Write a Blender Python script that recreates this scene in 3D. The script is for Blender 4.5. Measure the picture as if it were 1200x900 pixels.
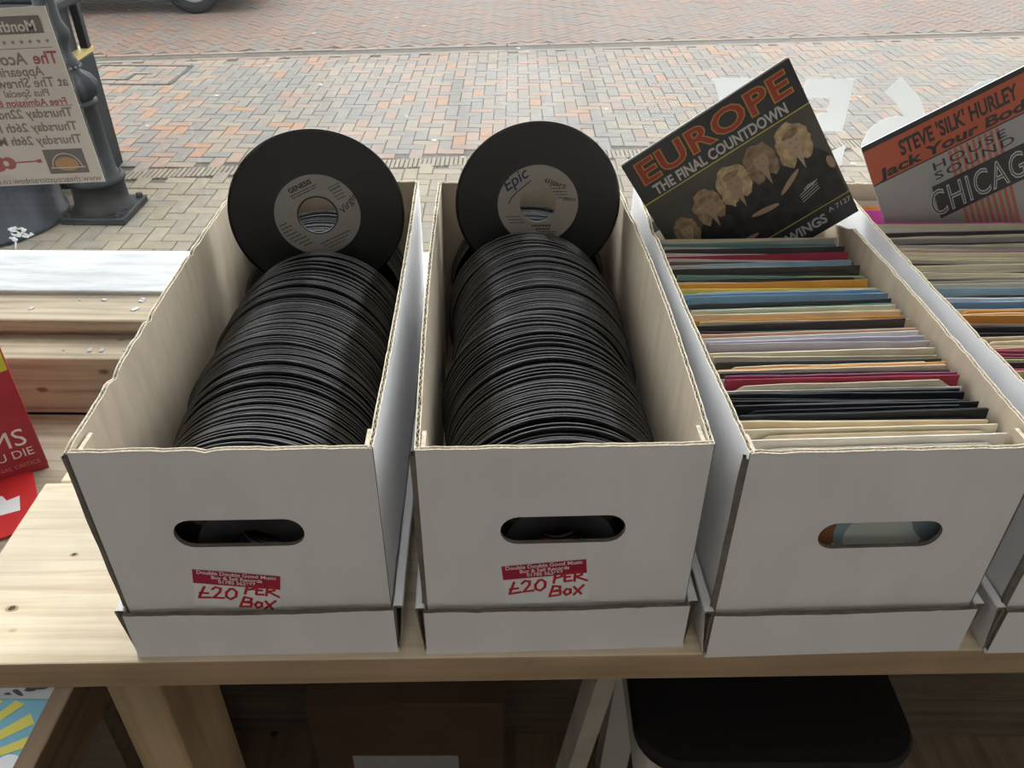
import bpy, bmesh, math, random
from mathutils import Matrix, Vector, noise
from mathutils.geometry import tessellate_polygon
random.seed(7)
PI = math.pi
for o in list(bpy.data.objects): bpy.data.objects.remove(o)
scn = bpy.context.scene
C = scn.collection

# ------------------------------------------------------------------ camera, sky, light, exposure
FPX, PITCH, ROLL = 964.8, 0.6132, 0.0064
CAM = Vector((0.0642, -0.4175, 0.5523))
cd = bpy.data.cameras.new('camera'); cam = bpy.data.objects.new('camera', cd); C.objects.link(cam)
cd.sensor_width = 36.0; cd.lens = FPX / 1200 * 36.0; cd.clip_start = 0.01; cd.clip_end = 200
fw = Vector((0, math.cos(PITCH), -math.sin(PITCH))); up = Vector((0, math.sin(PITCH), math.cos(PITCH))); rt = Vector((1, 0, 0))
RT = rt * math.cos(ROLL) + up * math.sin(ROLL); UP = up * math.cos(ROLL) - rt * math.sin(ROLL)
m = Matrix((RT, UP, -fw)).transposed().to_4x4(); m.translation = CAM
cam.matrix_world = m
scn.camera = cam
w = bpy.data.worlds.new('overcast_sky'); scn.world = w; w.use_nodes = True
bg = w.node_tree.nodes['Background']; bg.inputs[0].default_value = (0.955, 0.98, 1.0, 1); bg.inputs[1].default_value = 5.2
vs = scn.view_settings
vs.view_transform = 'Standard'; vs.look = 'None'; vs.gamma = 1.0; vs.use_curve_mapping = False; vs.exposure = 0.0
FILL_POWER = 5.0

STREET = -1.548      # street level; the table top is z = 0
FLOOR = -0.95

# ------------------------------------------------------------------ helpers
def link(o, parent=None):
    C.objects.link(o)
    if parent is not None: o.parent = parent
    return o
def tag(o, label=None, cat=None, group=None, kind=None):
    if label: o['label'] = label
    if cat: o['category'] = cat
    if group: o['group'] = group
    if kind: o['kind'] = kind
    return o
def empty(name, loc=(0, 0, 0), rz=0.0):
    o = bpy.data.objects.new(name, None); o.empty_display_size = 0.02
    o.location = loc; o.rotation_euler = (0, 0, rz); return link(o)
def mesh_from(bm, name, mats, smooth=False):
    me = bpy.data.meshes.new(name)
    bmesh.ops.recalc_face_normals(bm, faces=bm.faces)
    if smooth:
        for f in bm.faces: f.smooth = True
    bm.to_mesh(me); bm.free()
    for k in (mats if isinstance(mats, (list, tuple)) else [mats]): me.materials.append(k)
    return me
def obj(name, bm, mats, parent=None, smooth=False):
    return link(bpy.data.objects.new(name, mesh_from(bm, name, mats, smooth)), parent)
def inst(name, me, parent=None, loc=(0, 0, 0), rot=(0, 0, 0)):
    o = bpy.data.objects.new(name, me); o.location = loc; o.rotation_euler = rot
    return link(o, parent)
def B(): return bmesh.new()
def box(bm, x0, x1, y0, y1, z0, z1, mi=0, M=None, bev=0.0):
    ps = [(x0, y0, z0), (x1, y0, z0), (x1, y1, z0), (x0, y1, z0), (x0, y0, z1), (x1, y0, z1), (x1, y1, z1), (x0, y1, z1)]
    v = [bm.verts.new(M @ Vector(p) if M else p) for p in ps]
    fs = [bm.faces.new([v[i] for i in f]) for f in ((0, 3, 2, 1), (4, 5, 6, 7), (0, 1, 5, 4), (1, 2, 6, 5), (2, 3, 7, 6), (3, 0, 4, 7))]
    for f in fs: f.material_index = mi
    if bev:
        es = list({e for f in fs for e in f.edges})
        bmesh.ops.bevel(bm, geom=es, offset=bev, segments=2, affect='EDGES', profile=0.5)
    return v
def poly(bm, pts, mi=0):
    f = bm.faces.new([bm.verts.new(p) for p in pts]); f.material_index = mi; return f
def lathe(bm, prof, seg=32, M=None, mis=None, close=False):
    rings = []
    for r, z in prof:
        if r < 1e-6: rings.append([bm.verts.new(M @ Vector((0, 0, z)) if M else (0, 0, z))])
        else:
            ring = []
            for k in range(seg):
                a = 2 * PI * k / seg; p = Vector((r * math.cos(a), r * math.sin(a), z))
                ring.append(bm.verts.new(M @ p if M else p))
            rings.append(ring)
    pairs = list(zip(rings, rings[1:]))
    if close: pairs.append((rings[-1], rings[0]))
    for i, (a, b) in enumerate(pairs):
        for k in range(seg):
            k2 = (k + 1) % seg
            vs_ = [a[k % len(a)], a[k2 % len(a)], b[k2 % len(b)], b[k % len(b)]]
            u = []
            for q in vs_:
                if q not in u: u.append(q)
            if len(u) > 2:
                f = bm.faces.new(u); f.material_index = mis[i] if mis else 0
def prism(bm, pts, axis_vec, M=None, mi=0, side_mi=None):
    """extrude polygon (3D points) along a vector"""
    av = Vector(axis_vec)
    a = [bm.verts.new(M @ Vector(p) if M else Vector(p)) for p in pts]
    b = [bm.verts.new(M @ (Vector(p) + av) if M else Vector(p) + av) for p in pts]
    n = len(pts)
    f = bm.faces.new(a); f.material_index = mi; g = bm.faces.new(list(reversed(b))); g.material_index = mi
    for i in range(n):
        h = bm.faces.new([a[i], b[i], b[(i + 1) % n], a[(i + 1) % n]]); h.material_index = mi if side_mi is None else side_mi

# ------------------------------------------------------------------ materials
MATS = {}
def nodes(name):
    m = bpy.data.materials.new(name); m.use_nodes = True; nt = m.node_tree
    return m, nt, nt.nodes['Principled BSDF']
def N(nt, t, **kw):
    n = nt.nodes.new(t)
    for k, v in kw.items(): setattr(n, k, v)
    return n
def L(nt, a, b): nt.links.new(a, b)
def ramp(nt, stops):
    r = N(nt, 'ShaderNodeValToRGB'); e = r.color_ramp.elements
    while len(e) < len(stops): e.new(0.5)
    for k, (p, c) in enumerate(stops): e[k].position = p; e[k].color = (*c, 1)
    return r
def plain(name, col, rough=0.6, spec=0.5, var=0.0, vscale=20, metal=0.0, bump=0.0, bscale=200, coords='Object', stretch=(1, 1, 1)):
    if name in MATS: return MATS[name]
    m, nt, b = nodes(name)
    b.inputs['Base Color'].default_value = (*col, 1); b.inputs['Roughness'].default_value = rough
    b.inputs['Specular IOR Level'].default_value = spec; b.inputs['Metallic'].default_value = metal
    tc = N(nt, 'ShaderNodeTexCoord'); mp = N(nt, 'ShaderNodeMapping'); mp.inputs['Scale'].default_value = stretch
    L(nt, tc.outputs[coords], mp.inputs[0])
    if var:
        nz = N(nt, 'ShaderNodeTexNoise'); nz.inputs['Scale'].default_value = vscale; nz.inputs['Detail'].default_value = 6
        L(nt, mp.outputs[0], nz.inputs['Vector'])
        lo = tuple(max(0, c * (1 - var)) for c in col); hi = tuple(min(1, c * (1 + var)) for c in col)
        r = ramp(nt, [(0.3, lo), (0.7, hi)]); L(nt, nz.outputs['Fac'], r.inputs[0]); L(nt, r.outputs[0], b.inputs['Base Color'])
    if bump:
        nb = N(nt, 'ShaderNodeTexNoise'); nb.inputs['Scale'].default_value = bscale; nb.inputs['Detail'].default_value = 4
        L(nt, mp.outputs[0], nb.inputs['Vector'])
        bp = N(nt, 'ShaderNodeBump'); bp.inputs['Strength'].default_value = bump; bp.inputs['Distance'].default_value = 0.002
        L(nt, nb.outputs['Fac'], bp.inputs['Height']); L(nt, bp.outputs[0], b.inputs['Normal'])
    MATS[name] = m; return m
def wood(name, c1, c2, c3, rough=0.7, along='X', scale=1.0, knots=True):
    if name in MATS: return MATS[name]
    m, nt, b = nodes(name); b.inputs['Roughness'].default_value = rough; b.inputs['Specular IOR Level'].default_value = 0.3
    tc = N(nt, 'ShaderNodeTexCoord'); mp = N(nt, 'ShaderNodeMapping')
    st = {'X': (2.0, 46, 46), 'Y': (46, 2.0, 46), 'Z': (46, 46, 2.0)}[along]
    mp.inputs['Scale'].default_value = tuple(s * scale for s in st)
    L(nt, tc.outputs['Object'], mp.inputs[0])
    n1 = N(nt, 'ShaderNodeTexNoise'); n1.inputs['Scale'].default_value = 1.0; n1.inputs['Detail'].default_value = 5; n1.inputs['Distortion'].default_value = 0.6
    L(nt, mp.outputs[0], n1.inputs['Vector'])
    n2 = N(nt, 'ShaderNodeTexNoise'); n2.inputs['Scale'].default_value = 7; n2.inputs['Detail'].default_value = 4
    L(nt, tc.outputs['Object'], n2.inputs['Vector'])
    r = ramp(nt, [(0.28, c2), (0.5, c1), (0.74, c3)]); L(nt, n1.outputs['Fac'], r.inputs[0])
    r2 = ramp(nt, [(0.3, (0.78, 0.78, 0.78)), (0.7, (1.08, 1.06, 1.02))]); L(nt, n2.outputs['Fac'], r2.inputs[0])
    mx = N(nt, 'ShaderNodeMix', data_type='RGBA', blend_type='MULTIPLY'); mx.inputs[0].default_value = 1
    L(nt, r.outputs[0], mx.inputs[6]); L(nt, r2.outputs[0], mx.inputs[7])
    out = mx.outputs[2]
    if knots:
        vo = N(nt, 'ShaderNodeTexVoronoi'); vo.inputs['Scale'].default_value = 1.0
        mk = N(nt, 'ShaderNodeMapping'); ks = {'X': (5, 9, 9), 'Y': (9, 5, 9), 'Z': (9, 9, 5)}[along]; mk.inputs['Scale'].default_value = tuple(k * scale for k in ks)
        L(nt, tc.outputs['Object'], mk.inputs[0]); L(nt, mk.outputs[0], vo.inputs['Vector'])
        r3 = ramp(nt, [(0.045, (0.22, 0.16, 0.10)), (0.085, (1, 1, 1))]); L(nt, vo.outputs['Distance'], r3.inputs[0])
        m2 = N(nt, 'ShaderNodeMix', data_type='RGBA', blend_type='MULTIPLY'); m2.inputs[0].default_value = 0.75
        L(nt, out, m2.inputs[6]); L(nt, r3.outputs[0], m2.inputs[7]); out = m2.outputs[2]
    L(nt, out, b.inputs['Base Color'])
    bp = N(nt, 'ShaderNodeBump'); bp.inputs['Strength'].default_value = 0.35; bp.inputs['Distance'].default_value = 0.0015
    L(nt, n1.outputs['Fac'], bp.inputs['Height']); L(nt, bp.outputs[0], b.inputs['Normal'])
    MATS[name] = m; return m
def flat(name, col, rough=0.55, spec=0.3): return plain(name, col, rough, spec)

M_white = plain('white_card', (0.775, 0.77, 0.77), 0.42, 0.5, var=0.035, vscale=9, bump=0.06, bscale=60, stretch=(3, 3, 1))
M_kraft = plain('kraft_board', (0.50, 0.42, 0.32), 0.85, 0.2, var=0.10, vscale=70, bump=0.12, bscale=120, stretch=(1, 1, 0.25))
M_edge = plain('kraft_liner_edge', (0.72, 0.65, 0.52), 0.9, 0.1, var=0.2, vscale=300)
M_flute = plain('kraft_flute_hollow', (0.16, 0.13, 0.09), 0.95, 0.05)
M_dark_kraft = plain('dark_kraft', (0.17, 0.155, 0.13), 0.9, 0.1, var=0.25, vscale=80)
M_pine = wood('pale_pine', (0.78, 0.67, 0.50), (0.62, 0.50, 0.34), (0.84, 0.75, 0.59), 0.7, 'X', scale=2.3)
M_pine_leg = wood('pine_leg', (0.44, 0.33, 0.20), (0.33, 0.24, 0.14), (0.52, 0.40, 0.26), 0.7, 'Z')
M_pine_old = wood('weathered_pine', (0.44, 0.37, 0.27), (0.24, 0.19, 0.13), (0.56, 0.48, 0.36), 0.75, 'X', scale=1.7)
M_riser = wood('riser_boards', (0.15, 0.12, 0.085), (0.10, 0.078, 0.055), (0.19, 0.155, 0.115), 0.8, 'X', knots=False)
M_vinyl = plain('black_vinyl', (0.007, 0.0075, 0.009), 0.16, 0.6)
M_vrim = plain('vinyl_rim', (0.018, 0.019, 0.021), 0.15, 1.0)
M_face = plain('vinyl_groove_face', (0.020, 0.022, 0.024), 0.38, 0.6)
M_vinyl_lab = [plain('stack_label_%s' % n, c, 0.6) for n, c in (('red', (.35, .06, .05)), ('blue', (.1, .16, .35)), ('silver', (.4, .4, .4)), ('cream', (.6, .55, .42)))]
M_black_print = flat('black_ink', (0.02, 0.02, 0.022))
M_red_ink = flat('marker_red', (0.55, 0.03, 0.04))
M_sticker_red = flat('sticker_crimson', (0.40, 0.02, 0.06))
M_sticker_white = flat('sticker_white', (0.84, 0.86, 0.86))
M_white_ink = flat('white_ink', (0.82, 0.80, 0.78))

# ------------------------------------------------------------------ lettering
def text_mesh(s, size, mat, parent, M, name='lettering', align='LEFT', bold=0.0, shear=0.0, sx=1.0, mirror=False, depth=0.0, space=1.0, label=None, fit=None):
    cu = bpy.data.curves.new('txt', 'FONT'); cu.body = s; cu.size = size; cu.align_x = align; cu.align_y = 'BOTTOM_BASELINE'
    cu.offset = bold * size; cu.shear = shear; cu.space_character = space; cu.resolution_u = 3; cu.extrude = depth
    t = bpy.data.objects.new('txt', cu)
    me = bpy.data.meshes.new_from_object(t)
    bpy.data.objects.remove(t); bpy.data.curves.remove(cu)
    if fit:
        xs = [v.co.x for v in me.vertices]; sx = fit / (max(xs) - min(xs))
    S = Matrix.Diagonal((-sx if mirror else sx, 1, 1, 1))
    me.transform(M @ S); me.name = name
    me.materials.clear(); me.materials.append(mat)
    o = link(bpy.data.objects.new(name, me), parent)
    if label: o['label'] = label
    return o
RX = Matrix.Rotation(PI / 2, 4, 'X')      # text in XY plane -> XZ plane facing -Y
def TM(x, z, y=0.0, a=0.0):               # place in an XZ plane at (x, z), rotated by a in that plane
    return Matrix.Translation((x, y, z)) @ Matrix.Rotation(-a, 4, 'Y') @ RX
def dec(bm, pts, y, mi=0): return poly(bm, [(p[0], y, p[1]) for p in pts], mi)
def ribbon(bm, pts, wd, y, mi=0):
    for i in range(len(pts) - 1):
        a = Vector(pts[i]); b = Vector(pts[i + 1]); d = (b - a).normalized(); n = Vector((-d.y, d.x)) * wd / 2; e = d * wd * 0.35
        dec(bm, [a - n - e, b - n + e, b + n + e, a + n - e], y - i * 2e-6, mi)
def ell(cx, cz, rx, rz, n=20, a0=0, a1=2 * PI, rot=0, jit=0.0, rnd=None):
    out = []
    for k in range(n):
        t = a0 + (a1 - a0) * k / n
        j = 1 + (rnd.uniform(-jit, jit) if rnd else 0)
        x, z = rx * math.cos(t) * j, rz * math.sin(t) * j
        out.append((cx + x * math.cos(rot) - z * math.sin(rot), cz + x * math.sin(rot) + z * math.cos(rot)))
    return out

# ------------------------------------------------------------------ the room
M_wall = plain('shop_wall_paint', (0.60, 0.58, 0.555), 0.9, 0.2, var=0.05, vscale=3)
M_ceil = plain('shop_ceiling_paint', (0.72, 0.70, 0.67), 0.9, 0.2, var=0.04, vscale=3)
M_floorw = wood('shop_floor_boards', (0.22, 0.16, 0.11), (0.15, 0.10, 0.07), (0.28, 0.21, 0.15), 0.6, 'Y')
M_ext = plain('shopfront_render', (0.45, 0.42, 0.38), 0.9, 0.2, var=0.1, vscale=4)
XL, XR, YB, YG, ZC = -2.0, 2.2, -3.4, 0.724, 2.35
def struct(name, bm, mat): return tag(obj(name, bm, mat), kind='structure')
b = B(); box(b, XL, XR, YB, 0.545, FLOOR - 0.05, FLOOR); struct('floor', b, M_floorw)
b = B(); box(b, XL - .15, XR + .15, YB - .15, YG + .16, ZC, ZC + 0.12); struct('ceiling', b, M_ceil)
b = B(); box(b, XL - 0.15, XL, YB, YG + .16, STREET, ZC); struct('wall_left', b, M_wall)
b = B(); box(b, XR, XR + 0.15, YB, YG + .16, STREET, ZC); struct('wall_right', b, M_wall)
b = B(); box(b, XL - .15, XR + .15, YB - 0.15, YB, STREET, ZC); struct('wall_back', b, M_wall)
# stallriser below the window, its inside boarded
b = B(); box(b, XL, XR, 0.54, YG + 0.06, STREET, -0.14); riser = struct('wall_front', b, M_ext)
b = B(); box(b, XL, XR, YG - .05, YG + 0.16, 2.12, ZC); box(b, XL, XR, YG + 0.04, YG + 0.16, ZC, ZC + 1.6); struct('wall_above_window', b, M_ext)
z = FLOOR
while z < -0.17:
    b = B(); box(b, XL, XR, 0.516 + random.uniform(-.002, .002), 0.54, z + .002, min(z + 0.116, -0.145), bev=.002); obj('plank', b, M_riser, riser); z += 0.118

# window: pane, white painted sill, stepped timbers under it
M_glass = bpy.data.materials.new('window_glass'); M_glass.use_nodes = True
nt = M_glass.node_tree; nt.nodes.clear()
out = N(nt, 'ShaderNodeOutputMaterial'); tr = N(nt, 'ShaderNodeBsdfTransparent'); tr.inputs[0].default_value = (0.97, 0.98, 0.975, 1)
gl = N(nt, 'ShaderNodeBsdfGlossy'); gl.inputs['Roughness'].default_value = 0.02
fr = N(nt, 'ShaderNodeFresnel'); fr.inputs['IOR'].default_value = 1.45
mx = N(nt, 'ShaderNodeMixShader'); L(nt, fr.outputs[0], mx.inputs[0]); L(nt, tr.outputs[0], mx.inputs[1]); L(nt, gl.outputs[0], mx.inputs[2])
# smeared dust on the pane, thickest towards its middle and right
tl = N(nt, 'ShaderNodeBsdfTranslucent'); tl.inputs[0].default_value = (0.80, 0.80, 0.78, 1)
tc = N(nt, 'ShaderNodeTexCoord'); mp = N(nt, 'ShaderNodeMapping'); mp.inputs['Scale'].default_value = (3.5, 1, 1.2); mp.inputs['Rotation'].default_value = (0, 0.5, 0)
L(nt, tc.outputs['Object'], mp.inputs[0])
nz = N(nt, 'ShaderNodeTexNoise'); nz.inputs['Scale'].default_value = 1.4; nz.inputs['Detail'].default_value = 3; L(nt, mp.outputs[0], nz.inputs['Vector'])
sp = N(nt, 'ShaderNodeSeparateXYZ'); L(nt, tc.outputs['Object'], sp.inputs[0])
gx = N(nt, 'ShaderNodeMapRange'); gx.inputs[1].default_value = -0.42; gx.inputs[2].default_value = 0.25; L(nt, sp.outputs[0], gx.inputs[0])
mr = N(nt, 'ShaderNodeMapRange'); mr.inputs[1].default_value = 0.3; mr.inputs[2].default_value = 0.7; mr.inputs[3].default_value = 0.012; mr.inputs[4].default_value = 0.050
L(nt, nz.outputs['Fac'], mr.inputs[0])
mu = N(nt, 'ShaderNodeMath', operation='MULTIPLY'); L(nt, mr.outputs[0], mu.inputs[0]); L(nt, gx.outputs[0], mu.inputs[1])
m2 = N(nt, 'ShaderNodeMixShader'); L(nt, mu.outputs[0], m2.inputs[0]); L(nt, mx.outputs[0], m2.inputs[1]); L(nt, tl.outputs[0], m2.inputs[2]); L(nt, m2.outputs[0], out.inputs[0])
b = B(); poly(b, [(XL, YG, -0.012), (XR, YG, -0.012), (XR, YG, 2.13), (XL, YG, 2.13)])
win = struct('window_1', b, M_glass); 
M_sillw = plain('flaking_white_paint', (0.40, 0.413, 0.41), 0.5, 0.3, var=0.25, vscale=30, bump=0.5, bscale=45, stretch=(0.35, 1.6, 1))
M_frame = plain('window_frame_paint', (0.10, 0.11, 0.12), 0.5)
b = B(); box(b, XL, XR, 0.600, YG + 0.006, -0.030, -0.009, bev=0.003); obj('window_sill', b, M_sillw, win)
b = B(); box(b, XL, XR, 0.529, 0.612, -0.033, -0.0150, bev=0.003); obj('sill_beam', b, M_pine_old, win)
b = B(); box(b, XL, XR, 0.538, 0.60, -0.14, -0.0335); obj('sill_packing', b, M_pine_old, win)
b = B(); box(b, XL, XR, 0.475, 0.5375, -0.1295, -0.0400, bev=0.003); obj('sill_beam', b, M_pine_old, win)
b = B(); box(b, XL, XR, YG - .03, YG + .03, 2.10, 2.16); obj('window_head', b, M_frame, win)
for xx in (XL + .02, XR - .02):
    b = B(); box(b, xx - .03, xx + .03, YG - .03, YG + .03, -0.009, 2.10); obj('window_jamb', b, M_frame, win)
# small pale flakes on the beams
b = B()
for k in range(16):
    x = random.uniform(-.62, -.28); y = random.choice((.495, .515, .56, .585)); zz = -0.0398 if y < .53 else -0.0148; s = random.uniform(.001, .004)
    box(b, x - s * 1.6, x + s * 1.6, y - s, y + s, zz, zz + .0012, M=Matrix.Translation((x, y, 0)) @ Matrix.Rotation(random.uniform(0, 3), 4, 'Z') @ Matrix.Translation((-x, -y, 0)))
tag(obj('paint_flakes', b, M_sillw), 'tiny white paint flakes lying on the window timbers', 'debris', kind='stuff')
# ledge left of the table under the window
b = B(); box(b, XL, -0.402, 0.20, 0.474, -0.152, -0.130, bev=0.002)
tag(obj('window_ledge', b, M_pine_old), 'low pale wooden ledge below the window timbers, past the table end', 'ledge')
b = B(); box(b, XL, -0.45, 0.30, 0.34, FLOOR, -0.152)
tag(obj('ledge_support', b, M_riser), 'dark timber upright under the low wooden ledge', 'support')

# added fill light panel, out of view, to brighten the box fronts
lamp = empty('ceiling_fill', (0.25, -1.5, ZC)); tag(lamp, 'added unseen fill light panel under the shop ceiling', 'fill light')
b = B(); box(b, -.62, .62, -.32, .32, -.05, 0); obj('housing', b, plain('fill_housing', (.8, .8, .8)), lamp)
ld = bpy.data.lights.new('fill_light', 'AREA'); ld.shape = 'RECTANGLE'; ld.size = 1.2; ld.size_y = 0.6; ld.energy = FILL_POWER; ld.color = (1.0, 0.96, 0.92)
lo = bpy.data.objects.new('fill_light', ld); lo.location = (0, 0, -0.055); link(lo, lamp)

# ------------------------------------------------------------------ street
def bandline(x, y0): return y0 + 0.14 * x
M_bed = plain('paving_joint_sand', (0.060, 0.056, 0.049), 0.95, 0.1, var=0.2, vscale=12)
b = B(); box(b, -26, 26, YG + 0.06, 30, STREET - 0.2, STREET - 0.010); street = struct('pavement', b, M_bed)
PAVE = 0.275
pal = {
 'mid': [(.42, .31, .26), (.33, .33, .31), (.40, .35, .30), (.30, .31, .31), (.45, .34, .28), (.35, .33, .30), (.29, .29, .29), (.42, .37, .30), (.48, .31, .21), (.37, .30, .27)],
 'near': [(.42, .38, .30), (.37, .34, .29), (.45, .41, .33), (.40, .37, .32), (.38, .36, .27), (.35, .34, .30)],
 'far': [(.31, .20, .16), (.27, .20, .17), (.25, .235, .225), (.33, .22, .17), (.235, .22, .21), (.29, .23, .20)]}
BM = {}
for zn, cols in pal.items():
    BM[zn] = []
    for i, c in enumerate(cols):
        BM[zn].append(plain('paver_%s_%d' % (zn, i), tuple(q * PAVE * w_ for q, w_ in zip(c, (1.03, .94, .83))), 0.8, 0.3, var=0.13, vscale=14, bump=0.3, bscale=90))
def brickmesh(mat):
    bm = B(); l, wd, t, e = 0.0975, 0.0475, 0.03, 0.004
    lo_ = [bm.verts.new((x, y, -t)) for x, y in ((-l, -wd), (l, -wd), (l, wd), (-l, wd))]
    mi_ = [bm.verts.new((x, y, -e)) for x, y in ((-l, -wd), (l, -wd), (l, wd), (-l, wd))]
    hi_ = [bm.verts.new((x, y, 0)) for x, y in ((-l + e, -wd + e), (l - e, -wd + e), (l - e, wd - e), (-l + e, wd - e))]
    for a, c in ((lo_, mi_), (mi_, hi_)):
        for k in range(4): bm.faces.new([a[k], a[(k + 1) % 4], c[(k + 1) % 4], c[k]])
    bm.faces.new(hi_)
    return mesh_from(bm, 'brick', mat)
BMESH = {zn: [brickmesh(mt) for mt in ms] for zn, ms in BM.items()}
def project(p):
    v = Vector(p) - CAM; zc = v.dot(fw)
    if zc < 0.05: return (-999, -999)
    return (600 + FPX * v.dot(RT) / zc, 450 - FPX * v.dot(UP) / zc)
def in_poly(x, y, P):
    r = False
    for i in range(len(P)):
        (x1, y1), (x2, y2) = P[i], P[i - 1]
        if (y1 > y) != (y2 > y) and x < (x2 - x1) * (y - y1) / (y2 - y1) + x1: r = not r
    return r
OCC = [[(0, 0), (55, 0), (100, 0), (150, 270), (85, 300), (0, 300)], [(200, 300), (265, 245), (265, 160), (372, 148), (472, 160), (490, 210), (490, 300)],
       [(514, 300), (516, 211), (534, 211), (545, 180), (590, 145), (630, 138), (690, 155), (728, 195), (800, 300)], [(727, 195), (925, 68), (1006, 246), (1006, 300), (740, 300)], [(1007, 172), (1200, 78), (1200, 300), (1010, 300)]]
bricks = []      # (zone, x, y, rot)
def herring(zone, x0, x1, y0, y1, test, rot=0.0):
    cr, sr = math.cos(rot), math.sin(rot); R_ = int(max(abs(x0), abs(x1), abs(y0), abs(y1)) * 10 * 1.45)
    for i in range(-R_, R_):
        for j in range(-R_, R_):
            c = (i - j) % 4
            if c == 0: cx, cy, a = (i + 1) * .1, (j + .5) * .1, 0
            elif c == 3: cx, cy, a = (i + .5) * .1, (j + 1) * .1, PI / 2
            else: continue
            x = cx * cr - cy * sr; y = cx * sr + cy * cr
            if x0 <= x <= x1 and y0 <= y <= y1 and test(x, y): bricks.append((zone, x, y, a + rot))
herring('near', -4.6, 4.6, 2.6, 6.2, lambda x, y: y < bandline(x, 5.34) - .04)
herring('mid', -6.5, 7.0, 4.3, 9.9, lambda x, y: bandline(x, 5.34) + .20 < y < bandline(x, 8.68) - .10)
herring('far', -8.6, 8.6, 7.2, 13.6, lambda x, y: y > bandline(x, 8.68) + .24, PI / 4)
scored = []
for k, (zn, x, y, a) in enumerate(bricks):
    px, py = project((x, y, STREET))
    if 0 < px < 1200 and 0 < py < 297 and not any(in_poly(px, py, P) for P in OCC): scored.append((y, k))
scored.sort(); chosen = {k for _, k in scored[:295]}
rb = random.Random(3)
joined = {zn: ([], [], []) for zn in pal}
def colour_index(zn, x, y):
    n = len(pal[zn]); v = noise.noise(Vector((x * .35, y * .5, 3.1)))
    i = rb.randrange(n)
    if zn == 'mid' and v < -0.05 and rb.random() < .5: i = rb.choice((1, 3, 5, 6))
    if zn == 'mid' and v > 0.15 and rb.random() < .4: i = rb.choice((0, 2, 4, 7))
    return i
for k, (zn, x, y, a) in enumerate(bricks):
    ci = colour_index(zn, x, y); zz = STREET + rb.uniform(-.0025, .0025)
    if k in chosen:
        o = inst('brick', BMESH[zn][ci], street, (x, y, zz), (rb.uniform(-.008, .008), rb.uniform(-.008, .008), a))
    else:
        vs_, fs_, ms_ = joined[zn]; o0 = len(vs_); c_, s_ = math.cos(a), math.sin(a)
        for (lx, ly, lz) in [v.co[:] for v in BMESH[zn][0].vertices]: vs_.append((x + lx * c_ - ly * s_, y + lx * s_ + ly * c_, zz + lz))
        for p in BMESH[zn][0].polygons: fs_.append([o0 + i for i in p.vertices]); ms_.append(ci)
for zn in joined:
    me = bpy.data.meshes.new('brick_field'); me.from_pydata(*joined[zn][:1], [], joined[zn][1])
    for mt in BM[zn]: me.materials.append(mt)
    me.polygons.foreach_set('material_index', joined[zn][2]); me.update()
    tag(inst('brick_field', me, street), kind='stuff')
# soldier course of narrow ribs, and the dished kerb channel
for (yc, name, wdt, stepx, xa, xb, mats, raised) in ((5.34, 'soldier_course', .17, .032, -5, 5.5, BM['near'], .002), (8.68, 'channel_course', .10, .07, -9, 9, BM['far'], -.012)):
    b = B(); x = xa
    while x < xb:
        y = bandline(x, yc); h = STREET + raised + rb.uniform(-.003, .002)
        box(b, x, x + stepx * .72, y - .02 if name == 'soldier_course' else y, y + wdt - .02, STREET - .03, h, mi=rb.randrange(len(mats)))
        x += stepx
    tag(obj(name, b, mats, street), kind='stuff')
ang = math.atan(0.14)
for (off, nme) in ((.155, 0), (-.105, 1)):
    x = -9.0
    while x < 9:
        b = B(); box(b, 0, .44, 0, .06, -.03, rb.uniform(-.001, .004), bev=.004)
        o = obj('kerb_block', b, BM['mid'][rb.choice((0, 2, 5, 9))], street); o.location = (x, bandline(x, 8.68 + off), STREET); o.rotation_euler = (0, 0, ang); x += .45
# recessed cover with brick infill
M_iron = plain('cover_iron', (0.012, 0.0115, 0.011), 0.7, 0.4, var=.2, vscale=30)
cov = [(-3.96, 7.60), (-3.84, 7.91), (-3.08, 7.93), (-3.09, 7.25), (-3.70, 7.25)]
def strip(b, a, c, wd, z0, z1):
    a = Vector((*a, 0)); c = Vector((*c, 0)); d = (c - a); M_ = Matrix.Translation(a) @ Matrix.Rotation(math.atan2(d.y, d.x), 4, 'Z')
    box(b, 0, d.length, -wd / 2, wd / 2, z0, z1, M=M_)
b = B()
for a_, c_ in (((-3.95, 7.27), (-3.95, 7.92)), ((-3.95, 7.92), (-3.07, 7.92)), ((-3.07, 7.92), (-3.07, 7.27)), ((-3.07, 7.27), (-3.95, 7.27)), ((-3.75, 7.42), (-3.52, 7.42)), ((-3.52, 7.42), (-3.52, 7.62)), ((-3.52, 7.62), (-3.35, 7.62))):
    strip(b, a_, c_, .03, STREET - .02, STREET + .004)
obj('cover_frame', b, M_iron, street)
M_gum = plain('pale_litter', (0.22, 0.22, 0.215), 0.8)
b = B()
for k in range(70):
    y = rb.uniform(4.2, 11); x = rb.uniform(-.42, .46) * (y + .8); s = rb.uniform(.008, .026)
    lathe(b, [(s, 0.002), (s * .8, .006), (0, .008)], 7, Matrix.Translation((x, y, STREET)))
tag(obj('litter_specks', b, M_gum), 'tiny white litter and gum specks dotted over the paving', 'litter', kind='stuff')

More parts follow.
